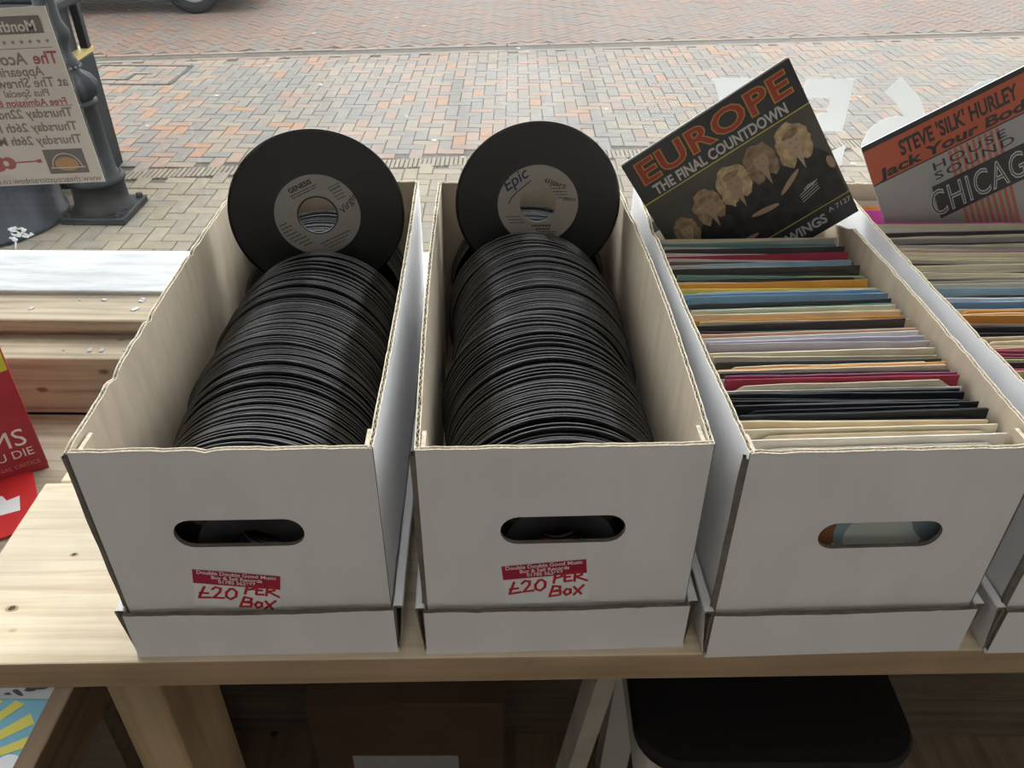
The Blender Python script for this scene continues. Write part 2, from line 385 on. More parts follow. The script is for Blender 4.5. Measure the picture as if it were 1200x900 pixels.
# ---- street furniture
M_cast = plain('black_cast_iron', (0.0085, 0.0098, 0.0105), 0.55, 0.12, var=.3, vscale=18, bump=.2, bscale=60)
M_bin = plain('dark_bin_paint', (0.006, 0.0072, 0.008), 0.55, 0.12, var=.2, vscale=10)
M_gold = plain('bin_yellow_band', (0.20, 0.155, 0.035), 0.5)
col = empty('cast_iron_column', (-2.48, 4.40, STREET)); tag(col, 'ornate black cast iron column with bolted square foot', 'lamp post')
b = B(); box(b, -.195, .195, -.195, .195, 0, .045, bev=.008); pl_ = obj('base_plate', b, M_cast, col)
for sx in (-1, 1):
    for sy in (-1, 1):
        b = B(); lathe(b, [(.022, .045), (.022, .066), (0, .07)], 6, Matrix.Translation((sx * .16, sy * .16, 0))); obj('bolt', b, M_cast, pl_)
b = B(); lathe(b, [(.175, .045), (.175, .06), (.158, .085), (.152, .20), (.165, .212), (.170, .228), (.160, .245), (.148, .255)], 28); obj('pedestal', b, M_cast, col, True)
b = B()
prof = [(.145, .25), (.128, .275), (.120, .45), (.115, .66), (.130, .672), (.130, .690), (.115, .70)]
lathe(b, prof, 28); obj('shaft', b, M_cast, col, True)
b = B()
rings = []
for (r, zz, fl) in ((.115, .70, 0), (.140, .73, .10), (.148, .775, .12), (.125, .82, .10), (.090, .85, .03), (.085, .87, 0)):
    rings.append([b.verts.new((r * (1 + fl * math.cos(8 * t)) * math.cos(t), r * (1 + fl * math.cos(8 * t)) * math.sin(t), zz)) for t in [2 * PI * k / 48 for k in range(48)]])
for r0, r1 in zip(rings, rings[1:]):
    for k in range(48): b.faces.new([r0[k], r0[(k + 1) % 48], r1[(k + 1) % 48], r1[k]])
obj('fluted_shoulder', b, M_cast, col, True)
b = B()
for k in range(18):
    t = 2 * PI * k / 18; bmesh.ops.create_icosphere(b, subdivisions=1, radius=.011, matrix=Matrix.Translation((.092 * math.cos(t), .092 * math.sin(t), .880)))
obj('bead_collar', b, plain('worn_iron', (.035, .037, .037), .5, .3), col, True)
b = B(); lathe(b, [(.082, .865), (.085, .91), (.072, .93), (.058, .98), (.082, 1.03), (.086, 1.07), (.06, 1.12), (.053, 1.40), (.05, 2.6), (0, 2.62)], 24); obj('neck', b, M_cast, col, True)
bn = empty('litter_bin', (-2.97, 5.02, STREET), 0.05); tag(bn, 'dark square street litter bin with yellow band, behind the iron column', 'bin')
b = B(); box(b, -.27, .27, -.25, .25, 0, .76, bev=.012); obj('bin_body', b, M_bin, bn)
b = B(); box(b, -.275, .275, -.255, .255, .76, .785); obj('band', b, M_gold, bn)
b = B()
for (sx, sy) in ((-1, -1), (1, -1), (1, 1), (-1, 1)): box(b, sx * .265 - (.05 if sx > 0 else 0), sx * .265 + (.05 if sx < 0 else 0), sy * .245 - (.05 if sy > 0 else 0), sy * .245 + (.05 if sy < 0 else 0), .785, 1.06)
obj('hood_posts', b, M_bin, bn)
b = B(); box(b, -.20, .20, -.19, .19, .785, 1.06); obj('liner', b, plain('bin_dark_inside', (.003, .003, .0035), .8), bn)
b = B(); box(b, -.29, .29, -.27, .27, 1.06, 1.13, bev=.02); box(b, -.25, .25, -.23, .23, 1.13, 1.17, bev=.015); obj('hood', b, M_bin, bn)
pl = empty('round_planter', (-3.17, 4.27, STREET)); tag(pl, 'big round dark metal planter drum beside the iron column', 'planter')
b = B(); lathe(b, [(.0, .0), (.46, 0), (.48, .012), (.48, .035), (.462, .045), (.455, .40), (.455, .43)], 48); obj('drum', b, plain('planter_paint', (.010, .013, .017), .5, .15, var=.35, vscale=9, stretch=(6, 6, .6)), pl, True)
b = B(); lathe(b, [(.455, .43), (.475, .435), (.475, .465), (.43, .465), (.42, .36), (0, .36)], 48); obj('rim', b, M_cast, pl, True)

# ---- parked car (only its wheel and shaded underside show)
M_tyre = plain('tyre_rubber', (0.008, 0.008, 0.0085), 0.85, 0.1); M_carp = plain('car_paint', (0.006, 0.007, 0.009), 0.35, 0.2); M_rim = plain('wheel_alloy', (0.05, 0.052, 0.054), 0.35, metal=.7); M_carg = plain('car_glass', (0.02, 0.025, 0.03), 0.08)
car = empty('parked_car', (-5.03, 10.15, STREET), ang); tag(car, 'dark parked car at the far side of the street', 'car')
def prof_prism(bm, pts, y0, y1, mi=0): prism(bm, [(x, y0, zz) for x, zz in pts], (0, y1 - y0, 0), mi=mi)
b = B(); prof_prism(b, [(-2.1, .22), (2.0, .22), (2.08, .45), (2.05, .72), (1.2, .92), (.95, .95), (-1.7, .98), (-2.12, .9), (-2.15, .5)], 0.02, 1.72); obj('body', b, M_carp, car)
b = B(); prof_prism(b, [(-1.75, .97), (1.05, .94), (.35, 1.42), (-1.2, 1.45)], .14, 1.60); obj('cabin', b, M_carg, car)
b = B(); prof_prism(b, [(.36, 1.41), (-1.2, 1.44), (-1.15, 1.48), (.3, 1.45)], .13, 1.61); obj('roof', b, M_carp, car)
for wx in (-1.25, 1.25):
    for wy in (.0, 1.52):
        Mw = Matrix.Translation((wx, wy, .33)) @ Matrix.Rotation(-PI / 2, 4, 'X')
        b = B(); lathe(b, [(.21, 0.0), (.30, -.01), (.33, .03), (.33, .18), (.30, .21), (.21, .20)], 36, Mw, close=True); wh = obj('wheel', b, M_tyre, car, True)
        b = B(); lathe(b, [(0, .03), (.06, .02), (.07, .05), (.19, .05), (.212, .01), (.212, .15)], 24, Mw); obj('hub', b, M_rim, wh, True)

# ------------------------------------------------------------------ things on the window pane
YP = YG - 0.004
M_paper = plain('poster_paper', (0.60, 0.58, 0.53), 0.9, 0.1, var=.04, vscale=12)
M_pgrey = flat('poster_print_grey', (0.24, 0.22, 0.20)); M_pdark = flat('poster_print_band', (0.17, 0.16, 0.155)); M_pred = flat('poster_print_red', (0.36, 0.12, 0.12)); M_pamb = flat('poster_print_amber', (0.42, 0.27, 0.14))
PW, PH = 0.185, 0.2345
po = bpy.data.objects.new('poster', None); link(po); po.location = (-0.5245, YP, 0.1045); po.rotation_euler = (0, -0.052, 0)
tag(po, 'music night poster on the window pane, its print showing through reversed', 'poster')
b = B(); box(b, -PW, 0, -.0003, .0003, 0, PH); obj('sheet', b, M_paper, po)
yd = -0.0006
def pz(py): return PH * (1 - (py - 10) / 206.0)
b = B(); dec(b, [(-PW + .01, pz(38)), (-.012, pz(38)), (-.012, pz(19)), (-PW + .01, pz(19))], yd, 0); obj('title_band', b, M_pdark, po)
def ptext(s, py, h, x, mat, bold=0.0, y=yd, shear=0.0): text_mesh(s, h, mat, po, TM(-x, pz(py), y), mirror=True, bold=bold, shear=shear, name='lettering')
ptext('Monthly Acoustic', 35, .0185, .020, M_paper, .02, yd - .0003)
b = B()
for k in range(14):
    cx, cz = -.012 - .0115 * k, pz(46.5); pts = []
    for q in range(10):
        r = .0036 if q % 2 == 0 else .0015; t = PI / 2 + q * PI / 5; pts.append((cx + r * math.cos(t), cz + r * math.sin(t)))
    dec(b, pts, yd)
obj('star_row', b, M_pgrey, po)
b = B()
for py in (54, 120): dec(b, [(-PW + .008, pz(py)), (-.008, pz(py)), (-.008, pz(py) + .0009), (-PW + .008, pz(py) + .0009)], yd)
obj('rule_lines', b, M_pgrey, po)
ptext('The', 71, .0215, .006, M_pred, .025); ptext('Acoustic', 71, .0215, .049, M_pgrey, .025)
ptext('Appearing', 84, .0175, .032, M_pgrey, .02); ptext('at The Shrewsbury', 97, .0178, .004, M_pgrey, .02)
ptext('Plus Special', 107.5, .0135, .034, M_pgrey, .02); ptext('Free Admission 8pm', 118.5, .0135, .014, M_pred, .02)
for s, py in (('Thursday 22nd Jan', 132.5), ('Thursday 26th Feb', 149), ('Thursday 26th Mar', 165)): ptext(s, py, .0172, .012, M_pgrey, .025)
b = B(); dec(b, [(-.074, pz(203)), (-.017, pz(203)), (-.017, pz(172)), (-.074, pz(172))], yd); pb = obj('picture_panel', b, M_pdark, po)
b = B(); dec(b, ell(-.0455, pz(191), .017, .010), yd - .0002); obj('panel_glow', b, M_pamb, po)
b = B(); arc = [(-.0455 + .021 * math.cos(t), pz(195) + .020 * math.sin(t)) for t in [PI * k / 14 for k in range(15)]]; ribbon(b, arc, .0012, yd - .0004); dec(b, [(-.07, pz(196)), (-.02, pz(196)), (-.02, pz(194.8)), (-.07, pz(194.8))], yd - .0004); obj('panel_arch', b, M_paper, po)
b = B(); dec(b, ell(-.145, pz(187), .013, .012), yd); dec(b, ell(-.128, pz(187), .010, .009), yd - .0001); dec(b, [(-.12, pz(187.6)), (-.087, pz(186.6)), (-.087, pz(185)), (-.12, pz(185.8))], yd); dec(b, [(-.087, pz(188)), (-.080, pz(188)), (-.080, pz(183.5)), (-.087, pz(183.5))], yd); obj('guitar_print', b, M_pred, po)
b = B(); dec(b, ell(-.132, pz(187), .004, .004), yd - .0003); obj('guitar_hole', b, M_paper, po)
ptext('www.theacousticrainbow.co.uk', 214, .0125, .004, M_pgrey, .01)

M_vin = bpy.data.materials.new('white_window_vinyl'); M_vin.use_nodes = True; nt = M_vin.node_tree; nt.nodes.clear()
out = N(nt, 'ShaderNodeOutputMaterial'); t1 = N(nt, 'ShaderNodeBsdfDiffuse'); t1.inputs[0].default_value = (.86, .88, .88, 1); t2 = N(nt, 'ShaderNodeBsdfTranslucent'); t2.inputs[0].default_value = (.86, .88, .88, 1); ms = N(nt, 'ShaderNodeMixShader'); ms.inputs[0].default_value = .3
L(nt, t1.outputs[0], ms.inputs[1]); L(nt, t2.outputs[0], ms.inputs[2]); L(nt, ms.outputs[0], out.inputs[0])
# telephone number on the pane, read from outside
dz0, dh = 0.133, 0.1235
for s, xc in (('7', 0.382), ('5', 0.489), ('6', 0.596), ('2', 0.703)):
    o = text_mesh(s, dh / 0.729 * 1.0, M_vin, None, TM(xc, dz0, YG - 0.0015), name='window_numeral', align='CENTER', bold=0.030, sx=1.06, mirror=True, depth=0.0003)
    tag(o, 'white vinyl window numeral %s, seen from behind' % s, 'numeral', 'telephone number on the pane')
M_ghost = bpy.data.materials.new('painted_ghost'); M_ghost.use_nodes = True; nt = M_ghost.node_tree; nt.nodes.clear()  # pale veil for a letter's ghost reflection, painted on the pane as a ring
out = N(nt, 'ShaderNodeOutputMaterial'); t1 = N(nt, 'ShaderNodeBsdfTransparent'); t2 = N(nt, 'ShaderNodeBsdfTranslucent'); t2.inputs[0].default_value = (.85, .86, .84, 1); ms = N(nt, 'ShaderNodeMixShader'); ms.inputs[0].default_value = .022
L(nt, t1.outputs[0], ms.inputs[1]); L(nt, t2.outputs[0], ms.inputs[2]); L(nt, ms.outputs[0], out.inputs[0])
b = B(); n = 40
for k in range(n):
    t0, t1_ = 2 * PI * k / n, 2 * PI * (k + 1) / n
    dec(b, [(.088 + .043 * math.cos(t), .232 + .050 * math.sin(t)) for t in (t0, t1_)] + [(.088 + .021 * math.cos(t), .232 + .026 * math.sin(t)) for t in (t1_, t0)], YG - .001)
tag(obj('ghost_reflection', b, M_ghost), 'faint ring painted on the pane as the ghost reflection of a letter', 'reflection')
b = B(); rr = random.Random(11)
for (cx, cz, s) in ((-.685, .0265, .008), (-.678, .021, .009), (-.672, .028, .007), (-.668, .017, .006), (-.690, .012, .005), (-.660, .020, .004)):
    prism(b, [(p[0], YG - .0022, p[1]) for p in ell(cx, cz, s, s * .6, 11, jit=.45, rnd=rr)], (0, .0006, 0))
prism(b, [(-.689, YG - .002, .010), (-.693, YG - .002, -.004), (-.691, YG - .002, -.004), (-.686, YG - .002, .010)], (0, .0006, 0))
tag(obj('paint_splash', b, M_vin), 'small white splash stuck on the pane before the planter', 'stain')

# ------------------------------------------------------------------ table
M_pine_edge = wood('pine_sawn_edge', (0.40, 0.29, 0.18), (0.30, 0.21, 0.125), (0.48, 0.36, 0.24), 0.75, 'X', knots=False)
tb = empty('display_table', (0, 0, 0), 0.0247); tag(tb, 'long pale pine table that the record boxes stand on', 'table')
b = B(); box(b, -0.393, 1.25, -0.0105, 0.2015, -0.031, 0.0, bev=.0018)
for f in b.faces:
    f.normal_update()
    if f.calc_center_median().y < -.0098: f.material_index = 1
obj('plank', b, [M_pine, M_pine_edge], tb)
b = B(); box(b, -0.380, 1.25, 0.2045, 0.455, -0.033, -0.0008, bev=.0018); obj('plank', b, M_pine, tb)
b = B(); box(b, -0.293, -0.245, 0.03, 0.125, FLOOR, -0.0315, bev=.002); obj('leg', b, M_pine_leg, tb)
b = B(); box(b, 1.14, 1.19, 0.03, 0.125, FLOOR, -0.0315, bev=.002); obj('leg', b, M_pine_leg, tb)
b = B(); box(b, -0.24, 1.13, 0.40, 0.44, -0.12, -0.034, bev=.002); obj('rail', b, M_riser, tb)
b = B(); M_ = Matrix.Translation((.213, .19, -.035)) @ Matrix.Rotation(math.atan(.135), 4, 'Y')
prism(b, [(-.0, 0, 0), (.024, 0, -.003), (.024, 0, -.92), (0, 0, -.92)], (0, .05, 0), M=M_); obj('brace', b, plain('pale_brace', (.36, .34, .28), .7, var=.1, vscale=20), tb)
M_knot = plain('dark_knot', (.10, .065, .04), .8, .2, var=.5, vscale=120); M_knotr = plain('knot_ring', (.50, .37, .23), .8, .2, var=.2, vscale=90)
for (kx, ky, kr) in ((-.262, .082, .0042), (-.300, .158, .0020), (-.325, .105, .0016), (-.352, .045, .0022)):
    b = B(); poly(b, [(p[0], p[1], .00012) for p in ell(kx, ky, kr * 2.6, kr * 1.7, 18, jit=.08, rnd=random.Random(3))]); poly(b, [(p[0], p[1], .00024) for p in ell(kx, ky, kr * 1.35, kr, 14, jit=.18, rnd=random.Random(5))], 1); obj('knot', b, [M_knotr, M_knot], tb)
# ------------------------------------------------------------------ record boxes
W, LB, H, T, ZB = 0.200, 0.4714, 0.2048, 0.0036, 0.0042
BOXES = [(-0.2271, -0.0045, 0.0323), (0.0, 0.0, 0.0423), (0.2205, -0.0013, 0.0440), (0.4458, 0.0044, 0.0354)]
CARD = [M_white, M_kraft, M_edge, M_flute, M_dark_kraft]
def sweep_wall(bm, path, nrm, z0, ztop, bow, seed, rows=6, teeth=0.0042):
    """corrugated panel along path; nrm(i) outward; ztop list; bow(i, zf) offset; two liners with a fluted core"""
    n = len(path); d = 0.0022; l = 0.0007
    secs = []
    prof = [(0, k / rows) for k in range(rows)] + [(0, 'h'), (-l, 'h'), (-l, 'd'), (-T + l, 'd'), (-T + l, 'h'), (-T, 'h')] + [(-T, k / rows) for k in range(rows - 1, -1, -1)]
    pm = [0] * rows + [2, 2, 3, 2, 2] + [1] * rows
    for i in range(n):
        nx, ny = nrm(i); h = ztop[i]; ring = []
        for (o_, zf) in prof:
            zz = h if zf == 'h' else (h - d if zf == 'd' else z0 + (h - z0) * zf); f = 1.0 if isinstance(zf, str) else zf
            q = o_ + bow(i, f)
            ring.append(bm.verts.new((path[i][0] + nx * q, path[i][1] + ny * q, zz)))
        secs.append(ring)
    m_ = len(prof)
    for i in range(n - 1):
        for k in range(m_):
            k2 = (k + 1) % m_
            f = bm.faces.new([secs[i][k], secs[i][k2], secs[i + 1][k2], secs[i + 1][k]]); f.material_index = pm[k] if k < len(pm) else 1
    for ring, rev in ((secs[0], False), (secs[-1], True)):
        f = bm.faces.new(ring if not rev else list(reversed(ring))); f.material_index = 4
    # fluted core
    ln = sum((Vector(path[i + 1]) - Vector(path[i])).length for i in range(n - 1)); cnt = max(4, int(ln / teeth)); prev = None
    rr = random.Random(seed)
    for k in range(cnt + 1):
        s = k / cnt * (n - 1); i = min(int(s), n - 2); fr_ = s - i
        px_ = Vector(path[i]).lerp(Vector(path[i + 1]), fr_); nx, ny = nrm(i); bo = bow(i, 1) * (1 - fr_) + bow(i + 1, 1) * fr_; h = ztop[i] * (1 - fr_) + ztop[i + 1] * fr_ - .0004
        q = (-l if k % 2 else -T + l) + bo; t_ = Vector((-ny, nx)) * .00032
        c0 = px_ + Vector((nx, ny)) * q
        cur = [bm.verts.new((c0.x - t_.x, c0.y - t_.y, h)), bm.verts.new((c0.x + t_.x, c0.y + t_.y, h)), bm.verts.new((c0.x + t_.x, c0.y + t_.y, h - d)), bm.verts.new((c0.x - t_.x, c0.y - t_.y, h - d))]
        if prev:
            for e in range(4):
                f = bm.faces.new([prev[e], prev[(e + 1) % 4], cur[(e + 1) % 4], cur[e]]); f.material_index = 2
        prev = cur
def ragged(n, seed, amp=0.0012, notches=()):
    rr = random.Random(seed); out_ = []
    for i in range(n):
        s = i / (n - 1); h = H + amp * noise.noise(Vector((s * 14, seed, 0))) + amp * .5 * rr.uniform(-1, 1)
        for (c, wd, dp) in notches:
            if abs(s - c) < wd: h -= dp * (1 - (abs(s - c) / wd) ** 2)
        out_.append(h)
    return out_
def stadium(cx, cz, w_, h_, n=10):
    r = h_ / 2; pts = []
    for k in range(n + 1):
        t = -PI / 2 + PI * k / n; pts.append((cx + w_ / 2 - r + r * math.cos(t), cz + r * math.sin(t)))
    for k in range(n + 1):
        t = PI / 2 + PI * k / n; pts.append((cx - w_ / 2 + r + r * math.cos(t), cz + r * math.sin(t)))
    return pts
def hole_panel(bm, x0, x1, z0, z1, hole, y0, y1, mf, mb, me_):
    outer = [(x0, z0), (x1, z0), (x1, z1), (x0, z1)]
    pts = outer + hole
    tri = tessellate_polygon([[Vector((p[0], p[1], 0)) for p in outer], [Vector((p[0], p[1], 0)) for p in hole]])
    A = [bm.verts.new((p[0], y0, p[1])) for p in pts]; Bv = [bm.verts.new((p[0], y1, p[1])) for p in pts]
    for t in tri:
        f = bm.faces.new([A[i] for i in t]); f.material_index = mf
        f = bm.faces.new([Bv[i] for i in t]); f.material_index = mb
    for rng in (range(4), range(4, len(pts))):
        r = list(rng)
        for i in range(len(r)):
            a, c = r[i], r[(i + 1) % len(r)]
            f = bm.faces.new([A[a], A[c], Bv[c], Bv[a]]); f.material_index = me_
def make_box(k, label, hole, bowL, bowR, notchL, notchR, notchF):
    x0, y0, a = BOXES[k]
    t = empty('record_box', (x0, y0, ZB), a); tag(t, label, 'box', 'white record boxes on the table')
    h0 = H - ZB
    def shift(zs): return [q - ZB for q in zs]
    n = 64
    # sides
    b = B(); path = [(0, LB * i / (n - 1)) for i in range(n)]
    sweep_wall(b, path, lambda i: (-1, 0), 0, shift(ragged(n, k * 7 + 1, .0012, notchL)), lambda i, f: bowL(i / (n - 1)) * f, k); obj('side_panel', b, CARD, t)
    b = B(); path = [(W, LB * i / (n - 1)) for i in range(n)]
    sweep_wall(b, path, lambda i: (1, 0), 0, shift(ragged(n, k * 7 + 2, .0012, notchR)), lambda i, f: bowR(i / (n - 1)) * f, k + 20); obj('side_panel', b, CARD, t)
    nf = 30
    b = B(); path = [(T + (W - 2 * T) * i / (nf - 1), LB) for i in range(nf)]
    sweep_wall(b, path, lambda i: (0, 1), 0, shift(ragged(nf, k * 7 + 3, .0008)), lambda i, f: 0, k + 40); obj('back_panel', b, CARD, t)
    b = B(); path = [(.0006 + (W - .0012) * i / (nf - 1), 0) for i in range(nf)]
    sweep_wall(b, [(p[0], -0.0002) for p in path], lambda i: (0, -1), h0 - .03, shift(ragged(nf, k * 7 + 4, .0009, notchF)), lambda i, f: 0, k + 60, rows=2)
    hole_panel(b, .0006, W - .0006, 0, h0 - .03, [(p[0], p[1] - ZB) for p in hole], -.0002, T - .0002, 0, 1, 4)
    obj('front_panel', b, CARD, t)
    b = B(); box(b, T, W - T, T, LB - T, 0, T); obj('base_panel', b, M_kraft, t)
    # dark strip running down the front left corner
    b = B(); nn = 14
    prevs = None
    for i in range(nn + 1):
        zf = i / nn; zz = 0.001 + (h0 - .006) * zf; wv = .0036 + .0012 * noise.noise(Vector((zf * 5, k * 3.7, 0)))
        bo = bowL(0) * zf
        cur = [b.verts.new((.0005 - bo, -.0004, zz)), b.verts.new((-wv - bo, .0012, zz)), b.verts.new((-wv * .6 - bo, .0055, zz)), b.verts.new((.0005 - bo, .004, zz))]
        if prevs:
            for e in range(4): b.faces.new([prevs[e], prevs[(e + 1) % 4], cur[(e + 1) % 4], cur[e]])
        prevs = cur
    obj('corner_strip', b, M_dark_kraft, t)
    # folded inner flap at the front corners
    for (xa, xb) in ((T + .0002, T + .0032), (W - T - .0032, W - T - .0002)):
        b = B(); prism(b, [(xa, T + .0005, h0 - .10), (xa, T + .028, h0 - .10), (xa, T + .030, h0 - .012), (xa, T + .022, h0 - .004), (xa, T + .0005, h0 - .0035)], (xb - xa, 0, 0), mi=0, side_mi=1); obj('inner_flap', b, [M_kraft, M_edge], t)
    return t
def make_lid(k, label):
    x0, y0, a = BOXES[k]
    t = empty('box_lid', (x0, y0, 0), a); tag(t, label, 'lid', 'upturned lids under the record boxes')
    hL = 0.0520
    b = B(); box(b, -.003, W + .003, -.0065, LB + .0065, 0.0002, .0036); obj('lid_panel', b, CARD, t)
    # front flap with a torn wavy top
    for (ya, yb, sgn, nm) in ((-.0068, -.0036, 1, 'front_wall'), (LB + .0036, LB + .0068, 1, 'back_wall')):
        b = B(); n = 40; rows_ = []
        for i in range(n + 1):
            s = i / n; x = -.002 + (W + .004) * s
            h = hL - .0006 - .0022 * (0.5 + 0.5 * noise.noise(Vector((s * 6 + k * 9, 1.3, 0)))) - .0007 * noise.noise(Vector((s * 23, k * 5, 0)))
            ya2 = ya - .0016 * math.sin(PI * s) if nm == 'front_wall' else ya
            rows_.append([b.verts.new((x, ya, .0003)), b.verts.new((x, ya2, h)), b.verts.new((x, yb - .0004 * math.sin(PI * s), h)), b.verts.new((x, yb, .0037))])
        for i in range(n):
            for e in range(4):
                f = b.faces.new([rows_[i][e], rows_[i][(e + 1) % 4], rows_[i + 1][(e + 1) % 4], rows_[i + 1][e]]); f.material_index = (0, 4, 1, 1)[e]
        for r_ in (rows_[0], rows_[-1]):
            f = b.faces.new(r_); f.material_index = 4
        obj(nm, b, CARD, t)
    for sgn in (-1, 1):
        xo = 0 if sgn < 0 else W
        b = B(); n = 12
        # double side wall: outer leaf leaning out, inner leaf upright, folded over the top
        prof = [(.0034, .0003), (.0088, hL - .0012), (.0080, hL), (.0024, hL), (.0014, hL - .0012), (.0014, .0040)]
        inn = [(.0042 - .0004, .0040), (.0076, hL - .0024), (.0034, hL - .0022), (.0024, .0052)]
        rings = []
        for i in range(n + 1):
            y = -.0035 + (LB + .007) * i / n
            rings.append([b.verts.new((xo + sgn * p[0], y, p[1])) for p in prof])
        for i in range(n):
            for e in range(5):
                f = b.faces.new([rings[i][e], rings[i][e + 1], rings[i + 1][e + 1], rings[i + 1][e]]); f.material_index = 0
        ri = []
        for i in range(n + 1):
            y = -.0035 + (LB + .007) * i / n
            ri.append([b.verts.new((xo + sgn * p[0], y, p[1])) for p in inn])
        for i in range(n):
            for e in range(4):
                f = b.faces.new([ri[i][e], ri[i][(e + 1) % 4], ri[i + 1][(e + 1) % 4], ri[i + 1][e]]); f.material_index = 1
        for i in (0, n):
            o_, q_ = rings[i], ri[i]
            for quad in ((o_[0], o_[1], q_[1], q_[0]), (o_[1], o_[2], q_[1]), (o_[2], o_[3], q_[2], q_[1]), (o_[3], o_[4], q_[2]), (o_[4], o_[5], q_[3], q_[2]), (o_[5], o_[0], q_[0], q_[3])):
                f = b.faces.new(quad); f.material_index = 4
        obj('side_wall', b, CARD, t)
    return t
zero = lambda s: 0.0
BX = [
 make_box(0, 'white record box of bare vinyl at the table end, sticker sloping down to the right', stadium(.0985, .1285, .092, .0265), lambda s: .0015 + .004 * math.sin(PI * s), lambda s: .002 * math.sin(PI * s), ((.19, .018, .0045), (.36, .012, .003), (.62, .012, .0025)), ((.25, .012, .002),), ((.45, .03, .0015),)),
 make_box(1, 'white record box of bare vinyl between two others, sticker sloping up to the right', stadium(.1015, .1285, .090, .0268), lambda s: .003 * math.sin(PI * s), lambda s: .006 * math.sin(PI * s), ((.1, .02, .002),), ((.2, .014, .0015), (.42, .014, .0015)), ()),
 make_box(2, 'white record box packed with paper sleeves, no sticker, whole front in view', stadium(.1080, .1262, .090, .0255), lambda s: .003 * math.sin(PI * s), lambda s: .0015 + .004 * math.sin(PI * s), ((.74, .05, .003),), ((.30, .014, .0015), (.83, .10, .0125)), ()),
 make_box(3, 'white record box of sleeves with the orange and grey cover standing up', stadium(.1000, .1285, .090, .0268), lambda s: .004 * math.sin(PI * s), lambda s: 0, ((.3, .014, .0015),), ((.9, .09, .058),), ())]
for k, lb in enumerate(('white upturned lid holding the vinyl box at the table end', 'white upturned lid under the vinyl box that is beside the sleeves', 'white upturned lid under the stickerless box of paper sleeves', 'white upturned lid under the box with the orange and grey cover')): make_lid(k, lb)

# scuff on the second lid's front
# price stickers
def sticker(k, corners, texts_rot, cut):
    t = BX[k]
    (tlx, tlz), (trx, trz), w_, h_ = corners
    a = math.atan2(trz - tlz, trx - tlx); wd = math.hypot(trx - tlx, trz - tlz)
    s = bpy.data.objects.new('price_sticker', None); link(s, t); s.location = (tlx, -.0006, tlz - ZB); s.rotation_euler = (0, -a, 0)
    b = B(); dec(b, [(0, -h_), (wd, -h_), (wd, 0), (0, 0)], 0); obj('sticker_paper', b, M_sticker_white, s)
    bh = wd * .235
    b = B(); dec(b, [(0, -bh), (wd, -bh), (wd, 0), (0, 0)], -.0001); obj('red_band', b, M_sticker_red, s)
    for i, (tx, zz, sz) in enumerate((('Double Double Good Music', -.0043, .0054), ('Buy & Sell Records', -.0088, .0052), ('01785 562657', -.0131, .0050))):
        text_mesh(tx, sz, M_white_ink, s, TM(wd / 2, zz, -.0002), align='CENTER', bold=.018, sx=.93)
    b = B(); rw = .0021; y = -.0003
    def st(pts, ox, oz, sc): ribbon(b, [(ox + p[0] * sc, oz + p[1] * sc) for p in pts], rw, y)
    sc = .0125; oz = -.0305
    st([(.35, 1.0), (.0, .0), (.7, .08)], .0035, oz, sc); st([(.05, .42), (.55, .45)], .0035, oz, sc)      # pound sign
    st([(.0, .78), (.2, 1.0), (.5, .92), (.45, .6), (.05, .05), (.65, .08)], .0135, oz + .0005, sc)
    st([(.35, .95), (.1, .6), (.08, .2), (.35, .02), (.65, .3), (.7, .75), (.5, .98), (.3, .92)], .0225, oz + .0005, sc)
    ox = .0375; oz = -.0225
    st([(.0, .0), (.2, 1.0)], ox, oz, .0105); st([(.15, .95), (.6, .9), (.62, .6), (.1, .45)], ox, oz, .0105)
    st([(.75, 1.0), (.7, .05), (1.2, .08)], ox + .001, oz, .0105); st([(.72, .95), (1.2, 1.0)], ox + .001, oz, .0105); st([(.72, .5), (1.1, .52)], ox + .001, oz, .0105)
    st([(1.4, .0), (1.5, .98), (1.95, .95), (1.95, .6), (1.5, .45), (2.3, -.05)], ox + .001, oz, .0105)
    ox = .0335; oz = -.0375 if not cut else -.0375
    st([(.0, .0), (.3, 1.0), (.75, .9), (.7, .6), (.2, .5), (.75, .45), (.7, .1), (.0, .02)], ox, oz, .0115)
    st([(1.15, .6), (.95, .3), (1.1, .02), (1.4, .2), (1.4, .55), (1.15, .6)], ox, oz, .0115)
    st([(1.65, .75), (2.1, .0)], ox, oz, .0115); st([(2.3, .85), (1.6, -.02)], ox, oz, .0115)
    obj('handwritten_price', b, M_red_ink, s)
    return s
sticker(0, ((.0577, .0932), (.1205, .0838), 0, .0392), 0, True)
sticker(1, ((.0572, .0924), (.1198, .0982), 0, .0440), 0, False)

